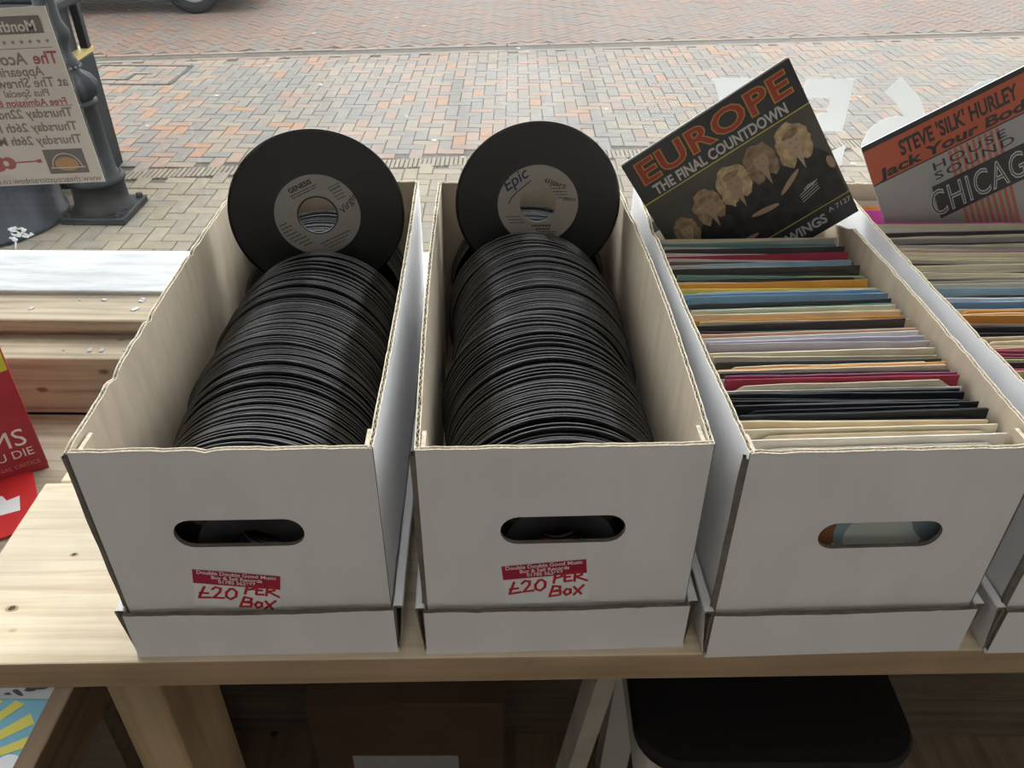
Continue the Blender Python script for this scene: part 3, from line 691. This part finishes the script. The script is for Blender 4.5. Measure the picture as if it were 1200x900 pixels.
# ------------------------------------------------------------------ bare records in boxes
RR = 0.0875
def disc_mesh(name, mats, hole=.019, seg=72):
    bm = B(); t = .00066
    prof = [(hole, t), (.0425, t), (.0435, t * .75), (.0500, t * .8), (.0850, t * .8), (.0868, t * 1.05), (.0875, t * .75), (.0875, -t * .75), (.0868, -t * 1.05), (.0850, -t * .8), (.0500, -t * .8), (.0435, -t * .75), (.0425, -t), (hole, -t)]
    mis = [1, 0, 0, 0, 2, 2, 2, 2, 2, 0, 0, 0, 1, 0]
    lathe(bm, prof, seg, Matrix.Rotation(PI / 2, 4, 'X'), mis, close=True)
    me = mesh_from(bm, name, mats)
    for p in me.polygons: p.use_smooth = True
    return me
DISCS = [disc_mesh('vinyl_record', [M_vinyl, l, M_vrim]) for l in M_vinyl_lab]
def fill_records(k, count, y0, y1, ln0, ln1, lab, grp, xfun, seed, dark_first=0):
    """records leaning back a little more towards the rear of the box; y0..y1 is where their feet stand"""
    x0, y0b, a = BOXES[k]; rr = random.Random(seed); R3 = Matrix.Rotation(a, 4, 'Z'); org = Vector((x0, y0b, 0))
    xo = yawo = 0; left = 0; step = (y1 - y0) / (count - 1); yy = y0; px_ = 0
    for i in range(count):
        if left <= 0:
            left = rr.randint(8, 24); xo = rr.uniform(-1, 1)
        left -= 1
        s = i / (count - 1); yy = y0 + (y1 - y0) * s
        ln = ln0 + (ln1 - ln0) * s ** 1.3 + .004 * math.sin(i * .55); yy += .0007 * math.sin(i * .83 + seed)
        px_ = px_ * .55 + xo * .45 * .0048
        lx = xfun(s) + px_ + rr.uniform(-.0009, .0009)
        lx = max(.0960, min(.1040, lx)) if yy < .045 else max(.0925, min(.1072, lx))
        zc = ZB + T + RR * math.cos(ln) + .0012 + (rr.uniform(0, .0018) if rr.random() < .8 else rr.uniform(.002, .005))
        p = org + R3 @ Vector((lx, yy + RR * math.sin(ln), zc))
        o = inst('vinyl_record', DARKDISC if i < dark_first else rr.choice(DISCS))
        o.matrix_world = Matrix.Translation(p) @ R3 @ Matrix.Rotation(-ln, 4, 'X') @ Matrix.Rotation(rr.uniform(-3, 3), 4, 'Y')
        tag(o, lab, 'record', grp)
DARKDISC = disc_mesh('vinyl_record', [M_vinyl, plain('stack_label_black', (.03, .03, .035), .5), M_vrim])
E1 = ('bare black vinyl single filed in the record box at the table end', 'loose singles in the box at the table end')
E2 = ('bare black vinyl single filed in the record box beside the box of sleeves', 'loose singles in the box beside the sleeves')
fill_records(0, 112, .0065, .300, .06, .27, *E1, lambda s: .1045 - .004 * math.sin(s * 3), 5, 4)
fill_records(0, 20, .352, .405, .24, .30, *E1, lambda s: .100, 15)
fill_records(1, 120, .0065, .345, .06, .25, *E2, lambda s: .101 + .001 * math.sin(s * 7), 9, 4)
fill_records(1, 11, .392, .420, .16, .20, *E2, lambda s: .098, 19)

# two records standing up on show
def show_record(name_label, px_c, loc, yaw, lean, spin, kind):
    t = bpy.data.objects.new('vinyl_record', None); link(t); t.empty_display_size = .02
    t.matrix_world = Matrix.Translation(loc) @ Matrix.Rotation(yaw, 4, 'Z') @ Matrix.Rotation(-lean, 4, 'X') @ Matrix.Rotation(-spin, 4, 'Y')
    tag(t, name_label, 'record', 'records standing up on show')
    o = inst('disc', disc_mesh('disc', [M_face, M_face, M_vinyl], seg=128), t)
    # dead wax ring and label
    b = B(); ang_ = 96
    M_lab = plain('label_grey_%d' % kind, ((.31, .30, .285) if kind == 0 else (.33, .305, .27)), .5, .3, var=.04, vscale=60)
    lr0 = .0205 if kind == 0 else .0192
    lathe(b, [(lr0, .0007), (.0428, .0007), (.0428, .00085), (lr0, .00085)], ang_, Matrix.Rotation(PI / 2, 4, 'X'), close=True); lb_ = obj('label', b, M_lab, t)
    y = -.0010
    def lt(s, x, z, sz, mat=M_black_print, al='LEFT', bd=.0, sh=0.0, a=0.0): text_mesh(s, sz, mat, lb_, TM(x, z, y, a), align=al, bold=bd, shear=sh)
    rl = random.Random(kind + 1)
    def dashes(x, z, ln_, h_, al='LEFT'):            # lines of print too small to read
        b = B(); q = x - (ln_ / 2 if al == 'CENTER' else 0); end = q + ln_
        while q < end:
            w_ = rl.uniform(.0010, .0030); dec(b, [(q, z), (min(end, q + w_), z), (min(end, q + w_), z + h_), (q, z + h_)], y); q += w_ + .0006
        obj('small_print', b, M_small, lb_)
    M_small = flat('label_small_print', (.07, .068, .065))
    if kind == 0:
        lt('GENESIS', -.0005, .0320, .0068, al='CENTER', bd=.03)
        dashes(0, .0285, .030, .0012, 'CENTER'); dashes(0, .0258, .026, .0012, 'CENTER')
        for i in range(5): dashes(.0232 + .0006 * i, .0200 - .0036 * i, .0125 - .0008 * i, .0018 if i == 1 else .0011)
        lt('Virgin', .0232, -.0105, .0105, bd=.0, sh=.3, a=.45)
        for i in range(8): dashes(-.0400 + (.0004, .0, .0, .0008, .002, .0045, .0075, .011)[i], .006 - .0042 * i, (.008, .011, .010, .012, .013, .014, .012, .010)[i], .0014)
        dashes(.004, -.0290, .034, .0013, 'CENTER'); dashes(.003, -.0325, .028, .0011, 'CENTER'); dashes(.002, -.0360, .020, .0010, 'CENTER')
    else:
        M_eb = flat('label_blue_ink', (.04, .045, .11))
        lt('Epic', -.0335, .0140, .0175, M_eb, bd=.012, sh=.25, a=.62)
        b = B(); ribbon(b, [(-.031, .002), (-.028, .008), (-.023, .0135), (-.016, .0195), (-.008, .0265)], .0011, y); obj('logo_swash', b, M_eb, lb_)
        lt('655061 7', .0060, .0250, .0062, bd=.02, a=-.35); 
        for i in range(5): dashes(.0110 + .0022 * i, .0205 - .0034 * i, .017 - .0012 * i, .0011)
        lt('STEREO', .0262, .0040, .0040, bd=.02)
        dashes(0.004, -.0245, .020, .0022, 'CENTER'); dashes(.006, -.0282, .016, .0018, 'CENTER')
        for i in range(4): dashes(.010, -.0310 - .0024 * i, .022 - .003 * i, .0010, 'CENTER')
        for i in range(3): dashes(-.034 + .002 * i, -.0135 - .0034 * i, .016, .0010)
    return t
show_record('bare single with pale grey label printed in black, standing up in the end box', None, (-.1340, .3640, .2105), .16, .02, .40, 0)
show_record('bare single with beige label and blue script logo, standing up', None, (.0905, .4080, .2050), .0423, .05, .0, 1)

# ------------------------------------------------------------------ paper sleeves
SS = 0.182
PALS = {'cream': (.74, .68, .52), 'white': (.80, .79, .75), 'black': (.025, .027, .032), 'dark': (.06, .06, .065), 'tan': (.62, .50, .33), 'orange': (.72, .36, .08), 'peach': (.68, .42, .30), 'crimson': (.40, .04, .08), 'teal': (.14, .32, .33), 'sky': (.32, .50, .66), 'blue': (.12, .26, .48), 'lavender': (.52, .50, .58), 'grey': (.42, .41, .38), 'green': (.25, .45, .38), 'yellow': (.75, .66, .16), 'brown': (.20, .12, .08), 'pink': (.70, .10, .42), 'plum': (.36, .10, .20)}
SM = {k: plain('sleeve_%s' % k, v, .55, .35, var=.09, vscale=25) for k, v in PALS.items()}
M_inner = plain('inner_sleeve_paper', (.78, .74, .62), .8, .2, var=.06, vscale=30)
def sleeve_mesh(name, mat, seed, thick=.0011, round_top=False, tall=0.0, wedge=0.0):
    """two leaves joined at the foot and sides, open at the top, with a paper inner showing between"""
    rr = random.Random(seed); bm = B(); n = 12; w_ = SS / 2; h = SS + tall
    def leaf(y0, y1, top, mi):
        cols = []
        for i in range(n + 1):
            s = i / n; x = -w_ + SS * s; e = abs(2 * s - 1)
            zt = top - (0.010 * max(0, (e - .80) / .20) ** 2 if round_top else 0) + .0007 * noise.noise(Vector((s * 5, seed, mi))) + wedge * (s - .5)
            wv = .0007 * noise.noise(Vector((s * 3.2, seed * 1.7, 4.0)))
            cols.append([bm.verts.new((x, y0, 0)), bm.verts.new((x, y0 + wv * .5, h * .6)), bm.verts.new((x, y0 + wv, zt)), bm.verts.new((x, y1 + wv, zt)), bm.verts.new((x, y1 + wv * .5, h * .6)), bm.verts.new((x, y1, 0))])
        for i in range(n):
            for e in range(6):
                f = bm.faces.new([cols[i][e], cols[i][(e + 1) % 6], cols[i + 1][(e + 1) % 6], cols[i + 1][e]]); f.material_index = mi
        for c_ in (cols[0], cols[-1]):
            f = bm.faces.new(c_); f.material_index = mi
    leaf(-thick, -thick + .0004, h, 0); leaf(thick - .0004, thick, h - .0006, 0); leaf(-thick * .35, thick * .35, h - rr.uniform(.001, .005), 1)
    return mesh_from(bm, name, [mat, M_inner])
SMESH = {}
def sleeve_variant(colr, v):
    key = (colr, v)
    if key not in SMESH: SMESH[key] = sleeve_mesh('record_sleeve', SM[colr], v * 3 + len(SMESH), thick=(.0009, .0011, .0013)[v % 3], round_top=(v % 6 == 1), tall=(-.003, -.001, .0, .002, -.002, .001)[v % 6], wedge=(0, .002, -.003, .001, -.004, .003)[v % 6])
    return SMESH[key]
def fill_sleeves(k, seq, y0, y1, ln0, ln1, boxname, seed):
    x0, y0b, a = BOXES[k]; rr = random.Random(seed); R3 = Matrix.Rotation(a, 4, 'Z'); org = Vector((x0, y0b, 0)); n = len(seq); out_ = []
    for i, colr in enumerate(seq):
        s = i / (n - 1); yy = y0 + (y1 - y0) * s; v = rr.randrange(6)
        ln = ln0 + (ln1 - ln0) * s + .004 * math.sin(i * .4); dz = rr.uniform(0, .0035); dx = rr.uniform(-.0006, .0006) if yy < .04 else rr.uniform(-.0018, .0028)
        p = org + R3 @ Vector((W / 2 + dx, yy, ZB + T + .001 + dz))
        o = inst('record_sleeve', sleeve_variant(colr, v))
        o.matrix_world = Matrix.Translation(p) @ R3 @ Matrix.Rotation(rr.uniform(-.002, .002), 4, 'Z') @ Matrix.Rotation(-ln, 4, 'X') @ Matrix.Rotation(rr.uniform(-.010, .010) * (.4 if yy < .04 else 1), 4, 'Y')
        cn = {'sky': 'pale blue', 'dark': 'charcoal', 'teal': 'dark teal'}.get(colr, colr); tag(o, '%s paper record sleeve filed in the %s' % (cn, boxname), 'record sleeve', '%s sleeves in the %s' % (cn, boxname)); out_.append(o)
    return out_
seq3 = ('white white cream tan cream orange cream cream black black black black black black black black black black white cream crimson plum white dark cream orange cream dark grey cream cream cream crimson lavender grey lavender cream white peach orange dark teal dark cream orange peach cream cream green cream teal dark teal sky sky blue blue sky cream yellow tan cream orange cream dark dark green yellow dark dark black grey white sky brown teal white crimson white plum dark cream grey cream teal grey cream grey grey dark cream grey teal cream grey dark grey cream white plum cream dark grey').split()
first3 = fill_sleeves(2, seq3[:88], .0095, .312, .07, .27, 'stickerless box', 21)[0]
fill_sleeves(2, seq3[88:100], .362, .404, .22, .26, 'stickerless box', 22)
# printed picture on the foremost sleeve, seen through the hand hole
first3['label'] = 'white record sleeve printed in orange and blue, showing through the hand hole'
for nm_, col_, pts_ in (('printed_patch', (.34, .14, .07), [(-.08, .085), (-.02, .085), (.0, .135), (-.08, .135)]), ('printed_patch', (.30, .42, .46), ell(.022, .105, .040, .034, 24)), ('printed_patch', (.62, .66, .64), ell(.020, .100, .030, .024, 24)), ('printed_patch', (.25, .33, .36), ell(.052, .112, .012, .020, 18, rot=.5))):
    b = B(); dec(b, pts_, -.0019 - .0001 * len(first3.children)); obj(nm_, b, flat('cover_patch_%d' % len(first3.children), col_), first3)

seq4 = ('white cream tan crimson yellow cream crimson dark tan cream orange cream white crimson cream dark dark cream tan crimson white dark yellow dark white crimson plum peach cream cream tan dark dark black brown brown orange orange orange cream orange white blue sky white dark cream cream sky cream grey sky dark cream cream dark grey cream cream dark grey cream cream cream white plum cream lavender grey cream dark dark grey cream dark dark grey white cream pink pink orange orange tan grey dark cream').split()
fill_sleeves(3, seq4[:80], .0095, .350, .07, .25, 'box with the orange cover', 33)
fill_sleeves(3, seq4[80:], .402, .424, .17, .19, 'box with the orange cover', 34)

# ---- the two covers on show
def cover(label, centre, yaw, lean, roll, group='covers standing up on show'):
    t = bpy.data.objects.new('record_sleeve', None); link(t)
    t.matrix_world = Matrix.Translation(centre) @ Matrix.Rotation(yaw, 4, 'Z') @ Matrix.Rotation(-lean, 4, 'X') @ Matrix.Rotation(-roll, 4, 'Y')
    tag(t, label, 'record sleeve', group); return t
h2 = SS / 2
M_cdark = plain('cover_black', (.030, .033, .040), .35, .5); M_polive = plain('cover_photo_olive', (.085, .085, .072), .4, .4, var=.25, vscale=9)
M_gold2 = flat('print_gold', (.48, .28, .06)); M_red2 = flat('print_dark_red', (.34, .06, .05)); M_yel = flat('print_yellow_rule', (.50, .44, .09)); M_silver = flat('print_silver', (.50, .50, .50))
M_skin = flat('print_skin', (.40, .28, .20)); M_skin2 = flat('print_skin_pale', (.46, .34, .25)); M_hair = [plain('print_hair_%d' % i, c, .5, .3, var=.35, vscale=160) for i, c in enumerate(((.30, .22, .13), (.36, .26, .16), (.46, .36, .22), (.26, .19, .12), (.44, .33, .20)))]
M_leather = plain('print_leather', (.028, .029, .030), .4, .4, var=.5, vscale=70)
eu = cover('dark record cover with red title and five long haired figures, standing tilted', (.2974, .3829, .2336), .0544, .0608, .5904)
b = B(); box(b, -h2, h2, -.0009, .0009, -h2, h2, bev=.0003); obj('card', b, M_cdark, eu)
b = B(); box(b, -h2 + .001, h2 - .0015, .0010, .0026, -h2 + .001, h2 + .0008); obj('inner_card', b, plain('cover_back', (.55, .52, .44), .6), eu)
y = -.0011
zt, zb = h2 - .0500, -h2 + .026
b = B(); dec(b, [(-h2, zb), (h2, zb), (h2, zt), (-h2, zt)], y); obj('picture', b, M_polive, eu)
b = B(); dec(b, [(-h2, zt), (h2, zt), (h2, zt + .0013), (-h2, zt + .0013)], y - .0001); dec(b, [(-h2, zb), (h2, zb), (h2, zb + .0013), (-h2, zb + .0013)], y - .0001); obj('rule_lines', b, M_yel, eu)
# simple figures, from the small one at the left to the tall one at the right
rr = random.Random(4)
figs = [(-.068, -.006, .88), (-.037, .006, 1.0), (-.005, .013, 1.1), (.027, .018, 1.05), (.062, .017, 1.15)]
for i, (fx, fz, s) in enumerate(figs):
    yy = y - .0002 - .0002 * i
    b = B()
    foot = zb + .0016
    sh = fz - .017 * s
    dec(b, [(max(-h2 + .001, fx - .021 * s), foot), (min(h2 - .001, fx + .023 * s), foot), (min(h2 - .001, fx + .022 * s), sh - .010 * s), (min(h2 - .001, fx + .015 * s), sh), (fx + .004 * s, sh + .005 * s), (fx - .005 * s, sh + .005 * s), (max(-h2 + .001, fx - .016 * s), sh - .001), (max(-h2 + .001, fx - .022 * s), sh - .011 * s)], yy); obj('figure_jacket', b, M_leather, eu)
    b = B(); dec(b, ell(fx, fz + .0005, .0150 * s, .0165 * s, 26, jit=.10, rnd=rr), yy - .00004); dec(b, ell(fx - .008 * s, fz - .010 * s, .0068 * s, .012 * s, 16, jit=.14, rnd=rr), yy - .00006); dec(b, ell(fx + .008 * s, fz - .009 * s, .0068 * s, .012 * s, 16, jit=.14, rnd=rr), yy - .00008); obj('figure_hair', b, M_hair[i], eu)
    b = B(); dec(b, ell(fx + .0005, fz - .002 * s, .0072 * s, .0098 * s, 18), yy - .00012); dec(b, [(fx - .003 * s, fz - .010 * s), (fx + .004 * s, fz - .010 * s), (fx + .0008, sh - .012 * s)], yy - .00013); obj('figure_face', b, M_skin2 if i in (0, 4) else M_skin, eu)
    b = B()
    for sx in (-1, 1): dec(b, ell(fx + .0005 + sx * .0029 * s, fz - .0005 * s, .0013 * s, .0007 * s, 8), yy - .00015)
    dec(b, ell(fx + .0005, fz - .0070 * s, .0020 * s, .0006 * s, 8), yy - .00015); dec(b, ell(fx + .0003, fz + .0070 * s, .0078 * s, .0036 * s, 12, jit=.15, rnd=rr), yy - .00016); obj('figure_features', b, M_hair[3], eu)
yy = y - .0016
for (cx_, cz_, l_, w_, r_) in ((.010, -.0330, .0150, .0030, -.12), (.043, -.0200, .0150, .0028, .55), (-.018, -.0520, .0120, .0026, .0), (.086, -.0240, .0035, .0075, .1)):
    b = B(); dec(b, ell(cx_, cz_, l_, w_, 18, rot=r_), yy); obj('figure_arm', b, M_skin, eu)
b = B()
for q in range(4): ribbon(b, [(.052 + .003 * q, -.036), (.058 + .003 * q, -.033)], .0010, yy - .0001); ribbon(b, [(.046, -.039 - .0028 * q), (.066, -.034 - .0028 * q)], .0008, yy - .00012 - .00001 * q)
obj('figure_belt', b, M_silver, eu)
ex = -h2 + .012
text_mesh('EUROPE', .0335, M_gold2, eu, TM(0, h2 - .0300, y - .0001), align='CENTER', bold=.045, fit=.164, space=1.06, label='gold outline of the title')
text_mesh('EUROPE', .0335, M_red2, eu, TM(0, h2 - .0300, y - .0002), align='CENTER', bold=.012, fit=.1612, space=1.06, label='dark red title lettering')
text_mesh('THE FINAL COUNTDOWN', .0158, M_silver, eu, TM(-.002, h2 - .0462, y - .0001), align='CENTER', bold=.030, fit=.146)
text_mesh('WINGS', .0150, M_silver, eu, TM(.060, -h2 + .0085, y - .0001), align='RIGHT', bold=.030, sx=.92)
text_mesh('A 7127', .0075, M_silver, eu, TM(.089, -h2 + .0165, y - .0001), align='RIGHT', bold=.01, sx=1.1)

M_cgrey = plain('cover_silver_grey', (.36, .36, .37), .3, .5); M_cor = plain('cover_orange', (.48, .115, .06), .35, .5); M_cstripe = flat('cover_stripe', (.50, .16, .11)); M_cbl = flat('cover_charcoal', (.055, .058, .062))
ch = cover('grey record cover with orange band and block lettering, standing tilted', (.5484, .4248, .2258), .0318, .1156, .4935)
b = B(); box(b, -h2, h2, -.0012, .0012, -h2, h2, bev=.0003); obj('card', b, M_cgrey, ch)
y = -.0014
def rect(bm, x0, x1, z0, z1, yy): dec(bm, [(x0, z0), (x1, z0), (x1, z1), (x0, z1)], yy)
b = B(); rect(b, -h2, h2, h2 - .0058, h2, y); rect(b, -h2, h2, h2 - .0465, h2 - .045, y - .0001); obj('charcoal_edge', b, M_cbl, ch)
b = B(); rect(b, -h2, h2, h2 - .045, h2 - .0058, y); obj('orange_band', b, M_cor, ch)
text_mesh("STEVE 'SILK' HURLEY", .0230, M_cbl, ch, TM(-.056, h2 - .0280, y - .0001), bold=.034, fit=.122)
text_mesh('Jack Your Body', .0150, M_cbl, ch, TM(-.081, h2 - .0425, y - .0001), bold=.035, fit=.168, shear=.1)
for q in range(9):
    for (za, zb_) in ((h2 - .0785, h2 - .0475), (-h2 + .02, h2 - .1160)):
        b = B(); rect(b, -.012 + .0062 * q, -.012 + .0062 * q + .0032, za, zb_, y - .0001); obj('red_stripe', b, M_cstripe, ch)
text_mesh('HOUSE', .0125, M_cbl, ch, TM(-.031, h2 - .0605, y - .0003), sx=1.75, bold=.005, space=1.18)
text_mesh('SOUND', .0125, M_cbl, ch, TM(-.031, h2 - .0715, y - .0003), sx=1.75, bold=.005, space=1.18)
b = B(); rect(b, -.036, .074, h2 - .1155, h2 - .0765, y - .0002); obj('title_block', b, M_cbl, ch)
text_mesh('CHICAGO', .0420, flat('print_pale_grey', (.50, .50, .51)), ch, TM(.019, h2 - .1110, y - .0005), align='CENTER', bold=.014, sx=.60, space=1.10)
text_mesh('CHICAGO', .0420, M_cbl, ch, TM(.019, h2 - .1110, y - .0006), align='CENTER', bold=-.026, sx=.60, space=1.10)

# ------------------------------------------------------------------ left: book, red sleeve, rack below
bk = empty('music_book', (-.5150, .3640, -.1298), 0.565); bk.rotation_euler = (-.03, 0, .565); tag(bk, 'red and lime hardback music guide standing on the low ledge', 'book')
M_bred = plain('book_red', (.42, .035, .05), .4, .5, var=.35, vscale=7); M_blime = flat('book_lime', (.56, .55, .05)); M_page = plain('book_pages', (.82, .80, .66), .8, var=.08, vscale=150, stretch=(1, 12, 1))
bw, bh_, bt = .165, .215, .012
b = B(); box(b, -bw, 0, 0, .0018, 0, bh_); box(b, -bw, 0, bt - .0018, bt, 0, bh_); box(b, -bw, -bw + .002, 0, bt, 0, bh_); obj('cover', b, M_bred, bk)
b = B(); box(b, -bw + .002, -.0015, .0018, bt - .0018, .002, bh_ - .002); obj('pages', b, M_page, bk)
b = B(); dec(b, [(-bw + .002, bh_ - .001), (-bw + .002, bh_ - .03)] + [(-bw + .002 + (bw - .003) * s, bh_ - .030 - .042 * math.sin(s * PI * .62)) for s in [q / 14 for q in range(1, 15)]] + [(-.001, bh_ - .001)], -.0003); obj('cover_sun', b, M_blime, bk)
text_mesh('ALBUMS', .034, M_white_ink, bk, TM(-.010, .043, -.0004), align='RIGHT', sx=1.0)
text_mesh('BEFORE YOU DIE', .0165, M_white_ink, bk, TM(-.008, .0265, -.0004), align='RIGHT')
text_mesh('INTERNATIONAL CRITICS', .0080, flat('book_small_print', (.62, .30, .26)), bk, TM(-.006, .012, -.0004), align='RIGHT')
rs = empty('red_record_sleeve', (-.575, .27, -.1290), .55); tag(rs, 'bright red sleeve with white patch lying on the low ledge', 'record sleeve')
b = B()
prism(b, [(-.09, -.06, 0), (.075, -.06, 0), (.082, -.04, 0), (.082, .045, 0), (.07, .058, 0), (-.09, .06, 0)], (0, 0, .0025)); obj('card', b, plain('bright_red_card', (.62, .03, .03), .45), rs)
b = B(); poly(b, [(.020, -.018, .0028), (.062, -.022, .0028), (.064, .006, .0028), (.050, .004, .0028), (.046, .016, .0028), (.026, .014, .0028)]); obj('white_patch', b, M_sticker_white, rs)

rk = empty('sleeve_rack', (-.452, .02, 0), 0.0); tag(rk, 'dark wooden rack below the table end holding a cover', 'rack')
M_rack = wood('rack_wood', (.20, .14, .09), (.13, .09, .06), (.26, .19, .12), .7, 'Y')
for xa in (.014, -.214):
    b = B(); box(b, xa, xa + .022, -.09, .19, -.33, -.245, bev=.002); obj('side_board', b, M_rack, rk)
b = B(); box(b, -.192, .014, -.09, .19, -.275, -.262); obj('base_board', b, M_rack, rk)
for xx in (-.212, .017):
    b = B(); box(b, xx, xx + .018, .13, .165, FLOOR, -.33); obj('leg', b, M_riser, rk)
cs = bpy.data.objects.new('record_sleeve', None); link(cs)
cs.matrix_world = Matrix.Translation((-.452 - .0810, .02 - .046, -.2618))
tag(cs, 'cover with yellow sun rays on blue sky and white clouds, in the rack', 'record sleeve')
M_sky = flat('cover_sky', (.16, .40, .52)); M_ray = flat('cover_rays', (.62, .56, .10)); M_cloud = flat('cover_cloud', (.72, .74, .76)); M_strip = flat('cover_grey_strip', (.42, .45, .45))
b = B(); box(b, -.088, .092, 0, .18, .0005, .003); obj('card', b, M_sky, cs)
b = B()
for q in range(9):
    t0, t1 = q * .24 - .1, q * .24 + .02
    o0 = Vector((-.02, .045)); 
    def cl(t, r=.13):
        p = o0 + Vector((math.cos(t), math.sin(t))) * r
        return (max(-.086, min(.090, p.x)), max(.002, min(.148, p.y)), .0034)
    f = [(o0.x, o0.y, .0034), cl(t0), cl(t1)]
    if (Vector(f[1]) - Vector(f[2])).length > .004: poly(b, f)
obj('sun_rays', b, M_ray, cs)
b = B(); rr = random.Random(2)
for (cx, cy, r) in ((.06, .055, .022), (.078, .075, .012), (.045, .035, .02), (.07, .03, .018), (.0, .02, .018)): poly(b, [(p[0], p[1], .0037 + cx * .001) for p in ell(cx, cy, r, r * .85, 14, jit=.12, rnd=rr)])
obj('clouds', b, M_cloud, cs)
b = B(); poly(b, [(-.088, .150, .0036), (.092, .150, .0036), (.092, .180, .0036), (-.088, .180, .0036)]); obj('top_strip', b, M_strip, cs)
b = B(); rr = random.Random(5)
for q in range(26):
    cx = rr.uniform(-.08, .086); cy = rr.uniform(.155, .176); s = rr.uniform(.003, .007); poly(b, [(p[0], p[1], .0039 + q * .00001) for p in ell(cx, cy, s * 1.4, s * .5, 9, jit=.4, rnd=rr, rot=rr.uniform(-.6, .6))])
obj('doodle_print', b, M_cbl, cs)

# ------------------------------------------------------------------ under the table
cb = empty('cardboard_carton', (-.092, .40, FLOOR), .01); tag(cb, 'brown cardboard carton with white label in the dark under the table', 'carton')
M_carton = plain('brown_carton', (.075, .048, .031), .8, .2, var=.12, vscale=12)
b = B(); box(b, -.148, .148, -.10, .10, 0, .42, bev=.004); obj('carton_body', b, M_carton, cb)
for s in (-1, 1):
    b = B(); box(b, -.148, .148, .0015 if s > 0 else -.10, .10 if s > 0 else -.0015, .4205, .4235); obj('top_flap', b, M_carton, cb)
b = B(); box(b, -.09, .075, -.1015, -.1003, .16, .287); obj('shipping_label', b, plain('carton_label', (.28, .275, .275), .6), cb)
stl = empty('stool', (.409, .312, FLOOR), .0); tag(stl, 'black topped white stool under the table', 'stool')
def rsq(hx, hy, r, n=8):
    pts = []
    for (sx, sy, a0) in ((1, 1, 0), (-1, 1, PI / 2), (-1, -1, PI), (1, -1, 1.5 * PI)):
        for k in range(n + 1):
            t = a0 + PI / 2 * k / n; pts.append((sx * (hx - r) + r * math.cos(t), sy * (hy - r) + r * math.sin(t)))
    return pts
def rsq_loft(bm, levels, cap=True):
    prev = None; first = None
    for (hx, hy, r, zz) in levels:
        cur = [bm.verts.new((p[0], p[1], zz)) for p in rsq(hx, hy, r)]
        if prev:
            for k in range(len(cur)): bm.faces.new([prev[k], prev[(k + 1) % len(cur)], cur[(k + 1) % len(cur)], cur[k]])
        else: first = cur
        prev = cur
    if cap: bm.faces.new(prev); bm.faces.new(list(reversed(first)))
b = B(); rsq_loft(b, [(.176, .154, .055, .492), (.181, .158, .06, .496), (.182, .159, .06, .512), (.178, .155, .058, .519), (.16, .137, .05, .521)]); obj('seat', b, plain('stool_black', (.012, .011, .011), .6, .3), stl)
M_stw = plain('stool_white', (.66, .65, .60), .5)
b = B(); rsq_loft(b, [(.172, .150, .052, .40), (.172, .150, .052, .4915)]); obj('apron', b, M_stw, stl)
for sx in (-1, 1):
    for sy in (-1, 1):
        b = B(); prism(b, [(sx * .118, sy * .098, .40), (sx * .168, sy * .098, .40), (sx * .168, sy * .146, .40), (sx * .118, sy * .146, .40)], (sx * .012, sy * .008, -.40)); obj('leg', b, M_stw, stl)
